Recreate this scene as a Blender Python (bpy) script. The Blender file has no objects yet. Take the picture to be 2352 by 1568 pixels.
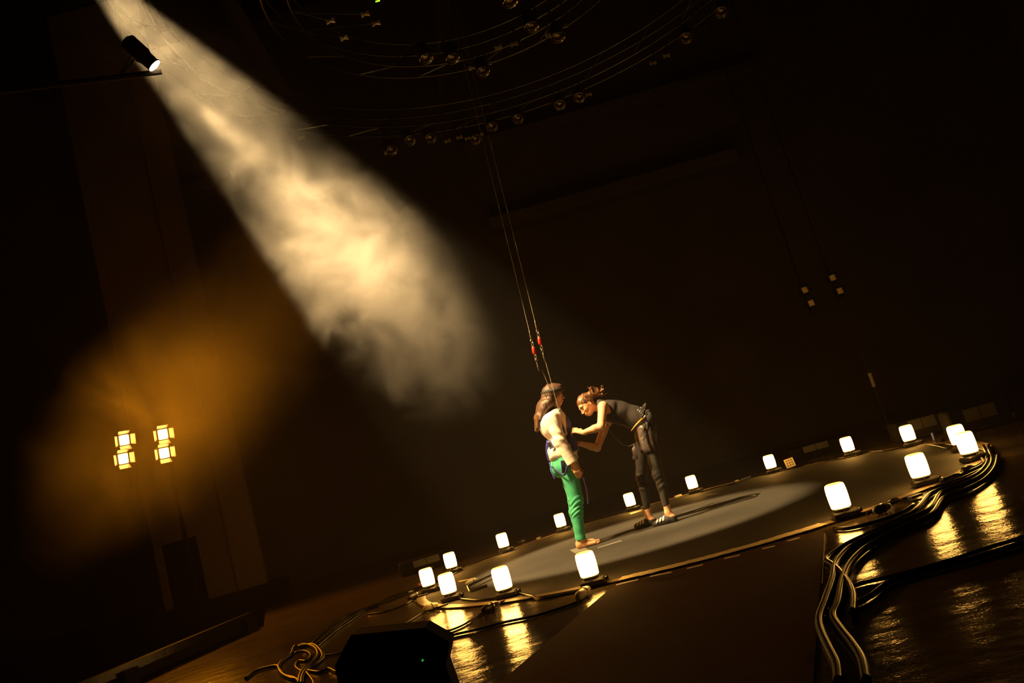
import bpy, math, random
import numpy as np
from mathutils import Vector, Matrix

# ------------------------------------------------------------------ camera
IW, IH = 2352, 1568
CF, CP, CR, CH = 1821.0, 0.161, 0.2782, 0.8858       # focal (px), pitch, roll, height
_R0 = np.array([1., 0, 0]); _U0 = np.array([0, -math.sin(CP), math.cos(CP)]); FWD = np.array([0, math.cos(CP), math.sin(CP)])
CRT = math.cos(CR) * _R0 - math.sin(CR) * _U0
CUP = math.sin(CR) * _R0 + math.cos(CR) * _U0
sc = bpy.context.scene
cam = bpy.data.objects.new('camera', bpy.data.cameras.new('camera'))
sc.collection.objects.link(cam)
cam.data.sensor_width = 36; cam.data.lens = CF / IW * 36
cam.data.clip_end = 200
m = Matrix.Identity(4)
for i in range(3):
    m[i][0] = CRT[i]; m[i][1] = CUP[i]; m[i][2] = -FWD[i]
m[2][3] = CH
cam.matrix_world = m
sc.camera = cam

# ------------------------------------------------------------------ world, colour, render light settings
w = bpy.data.worlds.new('dark_hall'); sc.world = w; w.use_nodes = True
w.node_tree.nodes['Background'].inputs[0].default_value = (0, 0, 0, 1)
w.node_tree.nodes['Background'].inputs[1].default_value = 0
vs = sc.view_settings
vs.view_transform = 'Standard'; vs.look = 'None'; vs.exposure = 0; vs.gamma = 1; vs.use_curve_mapping = False
cy = sc.cycles
cy.max_bounces = 5; cy.diffuse_bounces = 2; cy.glossy_bounces = 3; cy.transmission_bounces = 4
cy.volume_bounces = 0; cy.transparent_max_bounces = 8
cy.use_light_tree = False
cy.volume_step_rate = 0.8; cy.volume_max_steps = 128
cy.use_adaptive_sampling = True; cy.adaptive_threshold = 0.04
cy.caustics_reflective = False; cy.caustics_refractive = False
cy.sample_clamp_indirect = 12

LAMP_COL = (1.0, .47, .085)
SPOT_COL = (1.0, .65, .27)
S1 = Vector((-2.301, 6.3, 5.061)); S2 = Vector((-3.273, 7.0, 7.22))
TARGET1 = Vector((0.52, 8.12, 0.8)); TARGET2 = Vector((0.45, 8.0, 0.2))
SPOT1_W, SPOT2_W = 4200, 13000
SPOT1_DEG, SPOT2_DEG = 18, 22

def spot(name, loc, target, watts, deg, blend, radius, col, parent=None):
    l = bpy.data.lights.new(name, 'SPOT'); l.energy = watts; l.spot_size = math.radians(deg); l.spot_blend = blend
    l.shadow_soft_size = radius; l.color = col
    o = bpy.data.objects.new(name, l); sc.collection.objects.link(o)
    o.location = loc
    o.rotation_euler = (Vector(target) - Vector(loc)).to_track_quat('-Z', 'Y').to_euler()
    return o

# ------------------------------------------------------------------ pixel to place
def ray(x, y):
    return (x - IW / 2) / CF * CRT - (y - IH / 2) / CF * CUP + FWD
def onz(x, y, z=0.0):
    d = ray(x, y); t = (z - CH) / d[2]
    return Vector((d[0] * t, d[1] * t, CH + d[2] * t))
def aty(x, y, Y):
    d = ray(x, y); t = Y / d[1]
    return Vector((d[0] * t, d[1] * t, CH + d[2] * t))

# ------------------------------------------------------------------ materials
def mat(name, col, rough=.6, metal=0., spec=.5, emit=None, estr=0., bump=None, var=None, sheen=0.):
    m = bpy.data.materials.new(name); m.use_nodes = True
    nt = m.node_tree; b = nt.nodes['Principled BSDF']
    b.inputs['Base Color'].default_value = (*col, 1); b.inputs['Roughness'].default_value = rough
    b.inputs['Metallic'].default_value = metal; b.inputs['Specular IOR Level'].default_value = spec
    if sheen: b.inputs['Sheen Weight'].default_value = sheen
    if emit:
        b.inputs['Emission Color'].default_value = (*emit, 1); b.inputs['Emission Strength'].default_value = estr
    tc = nt.nodes.new('ShaderNodeTexCoord')
    if var:    # (scale, amount) : natural colour variation
        n = nt.nodes.new('ShaderNodeTexNoise'); n.inputs['Scale'].default_value = var[0]; n.inputs['Detail'].default_value = 5
        nt.links.new(tc.outputs['Object'], n.inputs['Vector'])
        mx = nt.nodes.new('ShaderNodeMix'); mx.data_type = 'RGBA'
        mx.inputs[6].default_value = (*[c * (1 - var[1]) for c in col], 1); mx.inputs[7].default_value = (*[min(1, c * (1 + var[1])) for c in col], 1)
        nt.links.new(n.outputs['Fac'], mx.inputs[0]); nt.links.new(mx.outputs[2], b.inputs['Base Color'])
    if bump:   # (scale, strength, distance)
        n = nt.nodes.new('ShaderNodeTexNoise'); n.inputs['Scale'].default_value = bump[0]; n.inputs['Detail'].default_value = 4
        nt.links.new(tc.outputs['Object'], n.inputs['Vector'])
        bp = nt.nodes.new('ShaderNodeBump'); bp.inputs['Strength'].default_value = bump[1]; bp.inputs['Distance'].default_value = bump[2]
        nt.links.new(n.outputs['Fac'], bp.inputs['Height']); nt.links.new(bp.outputs[0], b.inputs['Normal'])
    return m

M = {}
M['black_plastic'] = mat('black_plastic', (.012, .011, .01), .45, bump=(60, .1, .002))
M['black_paint'] = mat('black_paint', (.02, .018, .016), .5, bump=(25, .2, .004), var=(3, .4))
M['black_matte'] = mat('black_matte', (.012, .010, .009), .9, spec=.1, var=(2, .4))
M['rubber'] = mat('rubber', (.007, .006, .005), .28, spec=.11, bump=(90, .15, .001))
M['dull_rubber'] = mat('dull_rubber', (.02, .017, .014), .4, spec=.12)
M['steel'] = mat('steel', (.6, .58, .55), .28, 1.)
M['alu'] = mat('aluminium_tube', (.24, .22, .19), .34, 1., var=(8, .2))
M['glass_dark'] = mat('lens_glass', (.25, .22, .18), .08, .85)
M['curtain'] = mat('curtain', (.045, .032, .022), .95, spec=.05, var=(.6, .35))
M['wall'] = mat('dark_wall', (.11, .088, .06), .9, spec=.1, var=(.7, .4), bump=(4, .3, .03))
M['brass'] = mat('grey_tape', (.20, .19, .16), .6, var=(12, .3), bump=(40, .3, .003))
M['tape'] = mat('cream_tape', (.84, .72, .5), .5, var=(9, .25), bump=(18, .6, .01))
M['tape_gold'] = mat('worn_brown_tape', (.28, .2, .1), .42, var=(6, .3), bump=(15, .6, .01))
M['white_tape'] = mat('white_tape', (.75, .72, .65), .5)
M['red'] = mat('red_anodised', (.75, .03, .015), .3, .3)
M['blue_tape'] = mat('blue_tape', (.05, .08, .3), .6)
M['led_green'] = mat('led_green', (0, .1, 0), .5, emit=(.05, .6, .06), estr=.5)
M['exit_green'] = mat('exit_green', (0, .1, 0), .5, emit=(.35, 1, .02), estr=2.)
M['cable_tie'] = mat('orange_marker', (.8, .2, .03), .5)
for k in ('led_green', 'exit_green'):
    M[k].cycles.emission_sampling = 'NONE'

def lamp_glass_mat():
    """frosted lamp cover: hot centre, amber towards the clamped rims of the cover (object space)"""
    m = bpy.data.materials.new('lamp_cover'); m.use_nodes = True; nt = m.node_tree
    b = nt.nodes['Principled BSDF']; b.inputs['Base Color'].default_value = (.8, .7, .5, 1)
    b.inputs['Emission Color'].default_value = (*LAMP_COL, 1)
    tc = nt.nodes.new('ShaderNodeTexCoord'); sx = nt.nodes.new('ShaderNodeSeparateXYZ')
    nt.links.new(tc.outputs['Object'], sx.inputs[0])
    mr = nt.nodes.new('ShaderNodeMapRange'); mr.interpolation_type = 'SMOOTHSTEP'
    s = nt.nodes.new('ShaderNodeMath'); s.operation = 'SUBTRACT'; s.inputs[1].default_value = .165
    a = nt.nodes.new('ShaderNodeMath'); a.operation = 'ABSOLUTE'
    nt.links.new(sx.outputs[2], s.inputs[0]); nt.links.new(s.outputs[0], a.inputs[0]); nt.links.new(a.outputs[0], mr.inputs[0])
    mr.inputs[1].default_value = .075; mr.inputs[2].default_value = .094
    mr.inputs[3].default_value = 27; mr.inputs[4].default_value = 2.2
    nt.links.new(mr.outputs[0], b.inputs['Emission Strength'])
    return m
M['lamp_cover'] = lamp_glass_mat()

def floor_mat(name, base, rough, micro, coarse, spec=.5, spark=0.):
    m = bpy.data.materials.new(name); m.use_nodes = True; nt = m.node_tree; N = nt.nodes; Lk = nt.links
    b = N['Principled BSDF']; b.inputs['Specular IOR Level'].default_value = spec
    tc = N.new('ShaderNodeTexCoord')
    n0 = N.new('ShaderNodeTexNoise'); n0.inputs['Scale'].default_value = 1.3; n0.inputs['Detail'].default_value = 6
    Lk.new(tc.outputs['Object'], n0.inputs['Vector'])
    mx = N.new('ShaderNodeMix'); mx.data_type = 'RGBA'
    mx.inputs[6].default_value = (*[c * .6 for c in base], 1); mx.inputs[7].default_value = (*[c * 1.5 for c in base], 1)
    Lk.new(n0.outputs['Fac'], mx.inputs[0]); Lk.new(mx.outputs[2], b.inputs['Base Color'])
    mr = N.new('ShaderNodeMapRange'); mr.inputs[3].default_value = rough * .8; mr.inputs[4].default_value = rough * 1.25
    Lk.new(n0.outputs['Fac'], mr.inputs[0]); Lk.new(mr.outputs[0], b.inputs['Roughness'])
    # crinkled vinyl: fine wrinkles and slow waves
    n1 = N.new('ShaderNodeTexNoise'); n1.inputs['Scale'].default_value = micro[0]; n1.inputs['Detail'].default_value = 3
    mp = N.new('ShaderNodeMapping'); mp.inputs['Scale'].default_value = (.8, 1.05, 1); mp.inputs['Rotation'].default_value = (0, 0, .15)
    Lk.new(tc.outputs['Object'], mp.inputs['Vector']); Lk.new(mp.outputs[0], n1.inputs['Vector'])
    n2 = N.new('ShaderNodeTexNoise'); n2.inputs['Scale'].default_value = coarse[0]; n2.inputs['Detail'].default_value = 2
    Lk.new(mp.outputs[0], n2.inputs['Vector'])
    b1 = N.new('ShaderNodeBump'); b1.inputs['Strength'].default_value = 1; b1.inputs['Distance'].default_value = micro[1]
    b2 = N.new('ShaderNodeBump'); b2.inputs['Strength'].default_value = 1; b2.inputs['Distance'].default_value = coarse[1]
    Lk.new(n1.outputs['Fac'], b1.inputs['Height']); Lk.new(n2.outputs['Fac'], b2.inputs['Height'])
    Lk.new(b2.outputs[0], b1.inputs['Normal']); Lk.new(b1.outputs[0], b.inputs['Normal'])
    return m
M['vinyl'] = floor_mat('crinkled_stage_vinyl', (.08, .06, .032), .13, (70, .0012), (5.0, .008), .8)
M['stage_cloth'] = floor_mat('grey_stage_cloth', (.046, .043, .038), .75, (130, .002), (6, .004), .25)
M['carpet'] = floor_mat('brown_runner', (.055, .03, .024), .9, (160, .003), (8, .006), .1)
M['pit'] = M['black_matte']

# ------------------------------------------------------------------ mesh builder
def smooth(me, ang=None):
    me.polygons.foreach_set('use_smooth', [True] * len(me.polygons))
def tag(o, label=None, cat=None, group=None, kind=None):
    if label: o['label'] = label
    if cat: o['category'] = cat
    if group: o['group'] = group
    if kind: o['kind'] = kind
    return o
def empty(name, loc, label=None, cat=None, group=None, rz=0):
    o = bpy.data.objects.new(name, None); sc.collection.objects.link(o)
    o.empty_display_size = .1; o.location = loc; o.rotation_euler = (0, 0, rz)
    return tag(o, label, cat, group)
def link_mesh(name, verts, faces, material, parent=None, sm=False, loc=None):
    me = bpy.data.meshes.new(name); me.from_pydata([tuple(v) for v in verts], [], faces); me.materials.append(material)
    me.update()
    if sm: smooth(me)
    o = bpy.data.objects.new(name, me); sc.collection.objects.link(o)
    if parent: o.parent = parent
    if loc is not None: o.location = loc
    return o
class MB:
    def __init__(s): s.v = []; s.f = []; s.sm = False
    def box(s, lo, hi, T=None, taper=1.0, bev=0.0):
        x0, y0, z0 = lo; x1, y1, z1 = hi; cx, cy_ = (x0 + x1) / 2, (y0 + y1) / 2
        rings = []
        if bev > 0:
            prof = [(z0, bev), (z0 + bev, 0), (z1 - bev, 0), (z1, bev)]
        else: prof = [(z0, 0), (z1, 0)]
        n = len(s.v)
        for (z, i) in prof:
            t = 1 + (taper - 1) * (z - z0) / max(1e-6, z1 - z0)
            b = bev
            pts = [(x0 + i, y0 + i), (x1 - i, y0 + i), (x1 - i, y1 - i), (x0 + i, y1 - i)]
            if bev > 0:
                q = []
                for (px, py), (ax, ay) in zip(pts, ((1, 0), (0, 1), (-1, 0), (0, -1))):
                    bx, by = -ay, ax
                    q += [(px + bx * b, py + by * b), (px + ax * b, py + ay * b)]
                pts = q
            for px, py in pts:
                v = Vector((cx + (px - cx) * t, cy_ + (py - cy_) * t, z)); s.v.append(T @ v if T else v)
            rings.append(len(pts))
        k = rings[0]
        for r in range(len(prof) - 1):
            for i in range(k):
                a = n + r * k + i; b2 = n + r * k + (i + 1) % k
                s.f.append((a, b2, b2 + k, a + k))
        s.f.append(tuple(n + i for i in reversed(range(k)))); s.f.append(tuple(n + (len(prof) - 1) * k + i for i in range(k)))
        return s
    def lathe(s, prof, seg=24, T=None):
        n = len(s.v)
        for (r, z) in prof:
            for i in range(seg):
                a = 2 * math.pi * i / seg; v = Vector((r * math.cos(a), r * math.sin(a), z)); s.v.append(T @ v if T else v)
        for j in range(len(prof) - 1):
            for i in range(seg):
                a = n + j * seg + i; b = n + j * seg + (i + 1) % seg
                s.f.append((a, b, b + seg, a + seg))
        s.f.append(tuple(n + i for i in reversed(range(seg)))); s.f.append(tuple(n + (len(prof) - 1) * seg + i for i in range(seg)))
        return s
    def tube(s, pts, r, seg=8, closed=False, flat=None):
        pts = [Vector(p) for p in pts]; n = len(s.v); N = len(pts)
        rs = r if isinstance(r, (list, tuple)) else [r] * N
        prev = None
        for i, p in enumerate(pts):
            if closed: d = pts[(i + 1) % N] - pts[i - 1]
            else: d = pts[min(i + 1, N - 1)] - pts[max(i - 1, 0)]
            d.normalize()
            if prev is None:
                u = d.orthogonal() if abs(d.z) > .95 else Vector((0, 0, 1)).cross(d)
            else: u = prev - d * prev.dot(d)
            u.normalize(); prev = u; w_ = d.cross(u)
            fx = fy = 1
            if flat: fx, fy = flat
            for k in range(seg):
                a = 2 * math.pi * k / seg; s.v.append(p + u * (math.cos(a) * rs[i] * fx) + w_ * (math.sin(a) * rs[i] * fy))
        for i in range(N if closed else N - 1):
            for k in range(seg):
                a = n + i * seg + k; b = n + i * seg + (k + 1) % seg
                c = n + ((i + 1) % N) * seg + (k + 1) % seg; d_ = n + ((i + 1) % N) * seg + k
                s.f.append((a, b, c, d_))
        if not closed:
            s.f.append(tuple(n + k for k in reversed(range(seg)))); s.f.append(tuple(n + (N - 1) * seg + k for k in range(seg)))
        return s
    def prism(s, poly, d):     # polygon (list of Vector) extruded by vector d
        n = len(s.v); k = len(poly)
        s.v += [Vector(p) for p in poly] + [Vector(p) + d for p in poly]
        s.f.append(tuple(n + i for i in reversed(range(k)))); s.f.append(tuple(n + k + i for i in range(k)))
        for i in range(k): s.f.append((n + i, n + (i + 1) % k, n + k + (i + 1) % k, n + k + i))
        return s
    def build(s, name, material, parent=None, sm=False, loc=None):
        return link_mesh(name, s.v, s.f, material, parent, sm, loc)
def catmull(P, n=8):
    P = [Vector(p) for p in P]
    if len(P) < 3: return [P[0].lerp(P[-1], i / n) for i in range(n + 1)]
    Q = [P[0] * 2 - P[1]] + P + [P[-1] * 2 - P[-2]]; out = []
    for i in range(1, len(Q) - 2):
        a, b, c, d = Q[i - 1:i + 3]
        for k in range(n):
            t = k / n
            out.append(.5 * ((2 * b) + (c - a) * t + (2 * a - 5 * b + 4 * c - d) * t * t + (3 * b - a - 3 * c + d) * t ** 3))
    out.append(P[-1]); return out
def copy_tree(o, parent=None):
    c = o.copy(); sc.collection.objects.link(c)
    if parent: c.parent = parent
    for ch in [x for x in bpy.data.objects if x.parent == o]: copy_tree(ch, c)
    return c
def look(loc, target):
    return Matrix.Translation(Vector(loc)) @ (Vector(target) - Vector(loc)).to_track_quat('Z', 'Y').to_matrix().to_4x4()

# ------------------------------------------------------------------ room
def struct(mb, name, material, sm=False):
    o = mb.build(name, material, sm=sm); o['kind'] = 'structure'; return o
rail_a, rail_b = onz(600, 1440), onz(250, 1600)
rd = (rail_a - rail_b).normalized()
ra, rb = rail_a + rd * .05, rail_b - rd * 5.2
far = rail_a + rd * 9.5
# stage floor: bounded on the left by the rail line
fl = MB(); fl.prism([Vector((rb.x, rb.y, -.2)), Vector((12, rb.y - 1, -.2)), Vector((12, 16, -.2)), Vector((-6.0, 16, -.2)), Vector((ra.x, ra.y, -.2))], Vector((0, 0, .2)))
struct(fl, 'floor', M['vinyl'])
struct(MB().box((-14, -4, -1.0), (12, 16, -.9)), 'floor_lower', M['pit'])
struct(MB().box((-14, 16, -1), (12, 16.3, 12)), 'wall_back', M['wall'])
struct(MB().box((12, -4, -1), (12.3, 16.3, 12)), 'wall_right', M['wall'])
struct(MB().box((-14.3, -4, -1), (-14, 16.3, 12)), 'wall_left', M['wall'])
struct(MB().box((-14, -4.3, -1), (12, -4, 12)), 'wall_front', M['black_matte'])
struct(MB().box((-14.3, -4.3, 12), (12.3, 16.3, 12.3)), 'ceiling', M['black_matte'])
# ceiling beams
for i, (a, b, ww) in enumerate((((520, 0), (655, 225), .28), ((1018, -40), (1020, 215), .22))):
    A, B = aty(*a, 13.0), aty(*b, 15.6)
    d = (B - A)
    t = MB().tube([A - d * .4, B], ww * .62, 4); struct(t, 'trim_%d' % (i + 1), M['wall'])
# balcony ledges along the back wall
for i, (p, q, hh) in enumerate((((1120, 500), (1700, 370), .28), ((1050, 300), (1750, 190), .22), ((250, 480), (540, 412), .25))):
    A, B = aty(*p, 15.5), aty(*q, 15.5); z = (A.z + B.z) / 2
    struct(MB().box((A.x, 15.4, z - hh / 2), (B.x, 15.98, z + hh / 2), bev=.03), 'trim_%d' % (i + 3), M['wall'])
# portal wall with the doorway (left)
PY = 14.0
pl, pr = aty(345, 1100, PY).x, aty(572, 1160, PY).x
d0, d1, dz = aty(374, 1290, PY).x, aty(462, 1290, PY).x, aty(415, 1240, PY).z
pt = 11.9; pz = .27
pl = d0 - .12
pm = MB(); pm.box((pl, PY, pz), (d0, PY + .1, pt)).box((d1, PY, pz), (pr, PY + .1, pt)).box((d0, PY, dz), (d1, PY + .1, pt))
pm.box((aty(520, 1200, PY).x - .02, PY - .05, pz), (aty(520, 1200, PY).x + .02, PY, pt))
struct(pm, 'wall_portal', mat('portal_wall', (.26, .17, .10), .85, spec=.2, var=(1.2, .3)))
struct(MB().box((d0, PY + .06, pz), (d1, PY + .1, dz)), 'door_1', M['black_matte'])
struct(MB().box((pl - 3, PY - .3, -.9), (pr + .2, PY + .6, pz)), 'trim_6', M['black_matte'])

# ------------------------------------------------------------------ round stage mat, tapes, runner
CX, CY = 1.198, 8.206
def pol(r, deg, z=0.): a = math.radians(deg); return Vector((CX + r * math.cos(a), CY + r * math.sin(a), z))
dm = MB(); dm.lathe([(2.78, .0005), (2.78, .010), (2.765, .012), (.01, .012)], 128, Matrix.Translation((CX, CY, 0)))
stage = dm.build('stage_mat', M['stage_cloth'])
tag(stage, 'round dark grey cloth mat on the stage under the two people', 'stage mat')
def arc_strip(name, r0, r1, a0, a1, z, material, n=40, jag=0., seed=1, th=.0015):
    rnd = random.Random(seed); mb = MB(); V = []; F = []
    for i in range(n + 1):
        a = a0 + (a1 - a0) * i / n
        j0 = (rnd.random() - .5) * jag; j1 = (rnd.random() - .5) * jag
        for zz in (z, z + th + abs(j0) * .3):
            V.append(pol(r0 + j0, a, zz)); V.append(pol(r1 + j1, a, zz))
    for i in range(n):
        b = i * 4
        F += [(b, b + 4, b + 5, b + 1)[::-1], (b + 2, b + 3, b + 7, b + 6)[::-1], (b, b + 2, b + 6, b + 4)[::-1], (b + 1, b + 5, b + 7, b + 3)[::-1]]
    F += [(0, 1, 3, 2), tuple(n * 4 + k for k in (0, 2, 3, 1))]
    mb.v = V; mb.f = F
    return mb.build(name, material)
tag(arc_strip('edge_tape', 2.69, 2.775, -80, 252, .012, M['tape_gold'], 160, .004, 3), 'long worn brown tape hugging the rim of the round mat', 'tape')
tag(arc_strip('edge_tape', 2.66, 2.79, -110, -80, .013, M['tape'], 50, .014, 7), 'bright cream tape strip with torn end on the near mat edge', 'tape')
def flat_quad(name, px, z, th, material, label, cat, group=None):
    P = [onz(x, y, z) for x, y in px]
    a = (P[1] - P[0]).cross(P[2] - P[1])
    if a.z < 0: P = P[::-1]
    o = MB().prism(P, Vector((0, 0, th))).build(name, material); return tag(o, label, cat, group)
# runner: near edge runs out of the frame
e0, e1 = onz(1403, 1353), onz(1150, 1568); f0, f1 = onz(1893, 1222), onz(1885, 1340)
e2 = e0 + (e1 - e0) * 1.9; f2 = f0 + (f1 - f0) * 2.5
rp = [e0, e2, f2, f0]; edge = []
for i in range(1, 12):   # far end follows the mat's rim
    ang = -82 + (-111 + 82) * i / 12; edge.append(pol(2.83, ang))
rm = MB(); rm.prism([e0 + Vector((0, 0, .0005)), e2, f2, f0] + edge, Vector((0, 0, .006)))
tag(rm.build('floor_runner', M['carpet']), 'dark brown carpet runner leading up to the round mat', 'carpet')
dash = [((1416, 1345), (1466, 1333), 'first white dash from the left, just right of the nearest tall lamp'), ((1494, 1326), (1543, 1316), 'second white dash from the left along the runner end'),
        ((1578, 1308), (1615, 1299), 'third white dash from the left along the runner end'), ((1664, 1285), (1700, 1277), 'fourth white dash from the left along the runner end'),
        ((1751, 1263), (1781, 1256), 'fifth white dash from the left along the runner end'), ((1809, 1245), (1838, 1237), 'last white dash on the right, below the torn cream tape end')]
for a, b, lab in dash:
    A, B = onz(*a), onz(*b); n_ = Vector((-(B - A).y, (B - A).x, 0)).normalized() * .022
    o = MB().prism([A - n_ + Vector((0, 0, .0068)), B - n_ + Vector((0, 0, .0068)), B + n_ + Vector((0, 0, .0068)), A + n_ + Vector((0, 0, .0068))], Vector((0, 0, .001))).build('tape_dash', M['white_tape'])
    tag(o, lab, 'tape', 'white tape dashes along the runner')
flat_quad('floor_mark', [(1308, 1263), (1322, 1271), (1352, 1263), (1340, 1254)], .0125, .001, M['brass'], 'pale tape square under the bare heel of the standing woman', 'tape')
flat_quad('floor_mark', [(1372, 1257), (1374, 1259), (1429, 1242), (1427, 1240)], .0125, .001, M['brass'], 'thin tape line in front of the bare toes, nearer of two', 'tape')
flat_quad('floor_mark', [(1382, 1238), (1384, 1240), (1412, 1232), (1410, 1230)], .0125, .001, M['brass'], 'thin tape line in front of the bare toes, farther of two', 'tape')
flat_quad('floor_mark', [(1621, 1137), (1630, 1138), (1657, 1133), (1640, 1132)], .0145, .001, M['brass'], 'small pale tape patch right of the helper near the far mat rim', 'tape')
flat_quad('floor_mark', [(1052, 1334), (1056, 1336), (1092, 1328), (1090, 1326)], .0145, .001, M['tape'], 'cream tape piece right of the lit lamps at the left mat rim', 'tape')
flat_quad('floor_mark', [(1446, 1178), (1448, 1181), (1476, 1173), (1474, 1170)], .0145, .001, M['tape'], 'cream tape scrap on the far mat rim left of the helper', 'tape')
flat_quad('runner_seam', [(1893, 1225), (1896, 1225), (1890, 1340), (1887, 1340)], .0068, .001, M['tape_gold'], 'thin pale seam along the right side of the runner', 'tape')

# ------------------------------------------------------------------ floor lamps round the mat
def make_floor_lamp():
    root = empty('floor_lamp', (0, 0, 0))
    MB().box((-.085, -.07, 0), (.115, .07, .05), bev=.012).build('base_box', M['black_paint'], root)
    MB().lathe([(.03, .05), (.058, .052), (.06, .066), (.052, .074)], 28).build('socket', M['black_plastic'], root, True)
    prof = [(.067, .074), (.0715, .08), (.074, .11), (.0755, .15), (.0755, .18), (.0745, .21), (.072, .236), (.067, .249), (.055, .2565), (.02, .259)]
    MB().lathe(prof, 32).build('lamp_cover', M['lamp_cover'], root, True)
    for a in (35, 155, 275):
        c, s = math.cos(math.radians(a)) * .066, math.sin(math.radians(a)) * .066
        MB().lathe([(.004, 0), (.004, .018), (.0055, .019), (.0055, .024)], 8, Matrix.Translation((c, s, .052))).build('clamp_screw', M['steel'], root)
    MB().tube([(.11, 0, .03), (.135, 0, .03)], .017, 12).build('cable_gland', M['black_plastic'], root, True)
    root.scale = (.9, .9, .9)
    return root
LP = [ # (pixel of base, label)
 ((1165, 1375), 'lit floor lamp with a shiny reflection below, left of the nearest lamp'),
 ((1363, 1348), 'nearest lit floor lamp, below the bare foot of the standing woman'),
 ((1942, 1192), 'large lit floor lamp beside the torn end of the cream tape'),
 ((2125, 1118), 'large lit floor lamp above the thick cable bend, second from right on the near side'),
 ((2236, 1062), 'lit floor lamp beside the cable bundle, front one of the overlapping right-hand pair'),
 ((990, 1362), 'leftmost lit floor lamp on the rim of the round mat'),
 ((1038, 1382), 'lit floor lamp just in front of and right of the leftmost lamp'),
 ((1042, 1318), 'small lit floor lamp behind the two crowded lamps at the left'),
 ((1162, 1270), 'small lit floor lamp on the far rim, second to the left of the green trousers'),
 ((1294, 1222), 'small lit floor lamp right behind the green trouser legs'),
 ((1454, 1174), 'small lit floor lamp left of the black leggings of the bending helper'),
 ((1597, 1134), 'small lit floor lamp on the far rim, first to the right of the helper'),
 ((1777, 1088), 'small lit floor lamp beside the white square plate'),
 ((1956, 1050), 'small lit floor lamp in front of the black cases, right of the white square plate'),
 ((2096, 1027), 'small lit floor lamp beside the loops of thin cable at the right'),
 ((2213, 1038), 'lit floor lamp half hidden, rear one of the overlapping right-hand pair')]
lamp0 = make_floor_lamp()
LPOS = []
for i, (px, lab) in enumerate(LP):
    o = lamp0 if i == 0 else copy_tree(lamp0)
    P = onz(*px); rr = math.hypot(P.x - CX, P.y - CY)
    P.z = .0135 if rr < 2.86 else .0005
    a = math.degrees(math.atan2(P.y - CY, P.x - CX))
    o.location = P; o.rotation_euler = (0, 0, math.radians(-12 if P.y < 8 else -20) if i not in (4, 15) else .3)
    o['label'] = lab; o['category'] = 'lamp'; o['group'] = 'lit lamps ringed round the stage mat'
    LPOS.append(P)

# ------------------------------------------------------------------ cables lying on the floor
def cable(px, r, label, name='floor_cable', group=None, material='rubber', lift=None, cat='cable', n=8, seg=8):
    P = [onz(x, y) for x, y in px]
    P = catmull(P, n)
    for i, p in enumerate(P):
        rr = math.hypot(p.x - CX, p.y - CY)
        p.z = r + .0015 + (.0135 if rr < 2.81 else 0) + (lift(i / (len(P) - 1)) if lift else 0)
    o = MB().tube(P, r, seg).build(name, M[material], sm=True)
    return tag(o, label, cat, group)
def zr(x, y): return (1780 + x / 4.042, 1180 + y / 4.042)
G = 'heavy black cables at the right front'
cable([(2262, 1032), (2272, 1062), (2250, 1092), (2195, 1118), (2140, 1140), zr(1300, 0), zr(1000, 160), zr(700, 300), zr(540, 400), zr(488, 460), zr(540, 500), zr(620, 570), zr(700, 690), zr(738, 800), zr(735, 960)], .016,
      'thick black cable bending sharply beside the runner edge, leftmost loop of the bundle', 'heavy_cable', G)
cable([(2276, 1040), (2282, 1066), (2262, 1095), (2215, 1120), (2165, 1138), zr(1440, -10), zr(1180, 110), zr(860, 260), zr(700, 350), zr(610, 440), zr(565, 520), zr(550, 640), zr(480, 850), zr(428, 1000), zr(440, 1120), zr(520, 1300), zr(590, 1450), zr(610, 1620)], .017,
      'thick black cable running down beside the runner to the bottom edge, left one', 'heavy_cable', G)
cable([(2296, 1050), (2290, 1078), (2268, 1105), (2222, 1132), (2172, 1150), zr(1460, 40), zr(1200, 160), zr(900, 320), zr(720, 480), zr(640, 650), zr(600, 860), zr(555, 990), zr(620, 1110), zr(720, 1240), zr(820, 1400), zr(870, 1620)], .017,
      'thick black cable running down beside the runner to the bottom edge, right one', 'heavy_cable', G)
cable([zr(2600, 130), zr(2300, 240), zr(2000, 330), zr(1700, 430), zr(1400, 520), zr(1100, 600), zr(850, 655), zr(715, 700), zr(640, 760)], .009,
      'black cable crossing the glossy floor from the right frame edge', 'heavy_cable', G)
cable([zr(2650, 210), zr(2300, 300), zr(2000, 400), zr(1650, 500), zr(1350, 580), zr(1080, 660), zr(900, 790), zr(760, 870)], .012,
      'thicker black cable lying just in front of the one crossing the floor at right', 'heavy_cable', G)
def z3(x, y): return (1780 + x / 4.112, 920 + y / 4.112)
cable([z3(560, 1230), z3(700, 1225), z3(900, 1180), z3(1150, 1100), z3(1320, 1000)], .012, 'black cable running from the big right lamp base into the bundle')
cable([z3(870, 1080), z3(1000, 1040), z3(1130, 960), z3(1300, 960), z3(1400, 940)], .008, 'thin black cable between the two large right-hand lamps')
cable([z3(1900, 470), z3(1990, 500), z3(1960, 560), z3(1990, 620), z3(1890, 650), z3(1780, 700)], .009, 'pale looping cable right of the overlapping lamp pair', material='brass')
cable([z3(2030, 450), z3(2020, 560), z3(1940, 640), z3(1800, 700), z3(1600, 790)], .013, 'black cable curling down past the right-hand lamp pair')
cable([z3(2120, 540), z3(2060, 550), z3(2000, 640), z3(1850, 720), z3(1650, 800), z3(1480, 850)], .013, 'outermost black cable at the far right of the bundle')
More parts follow.
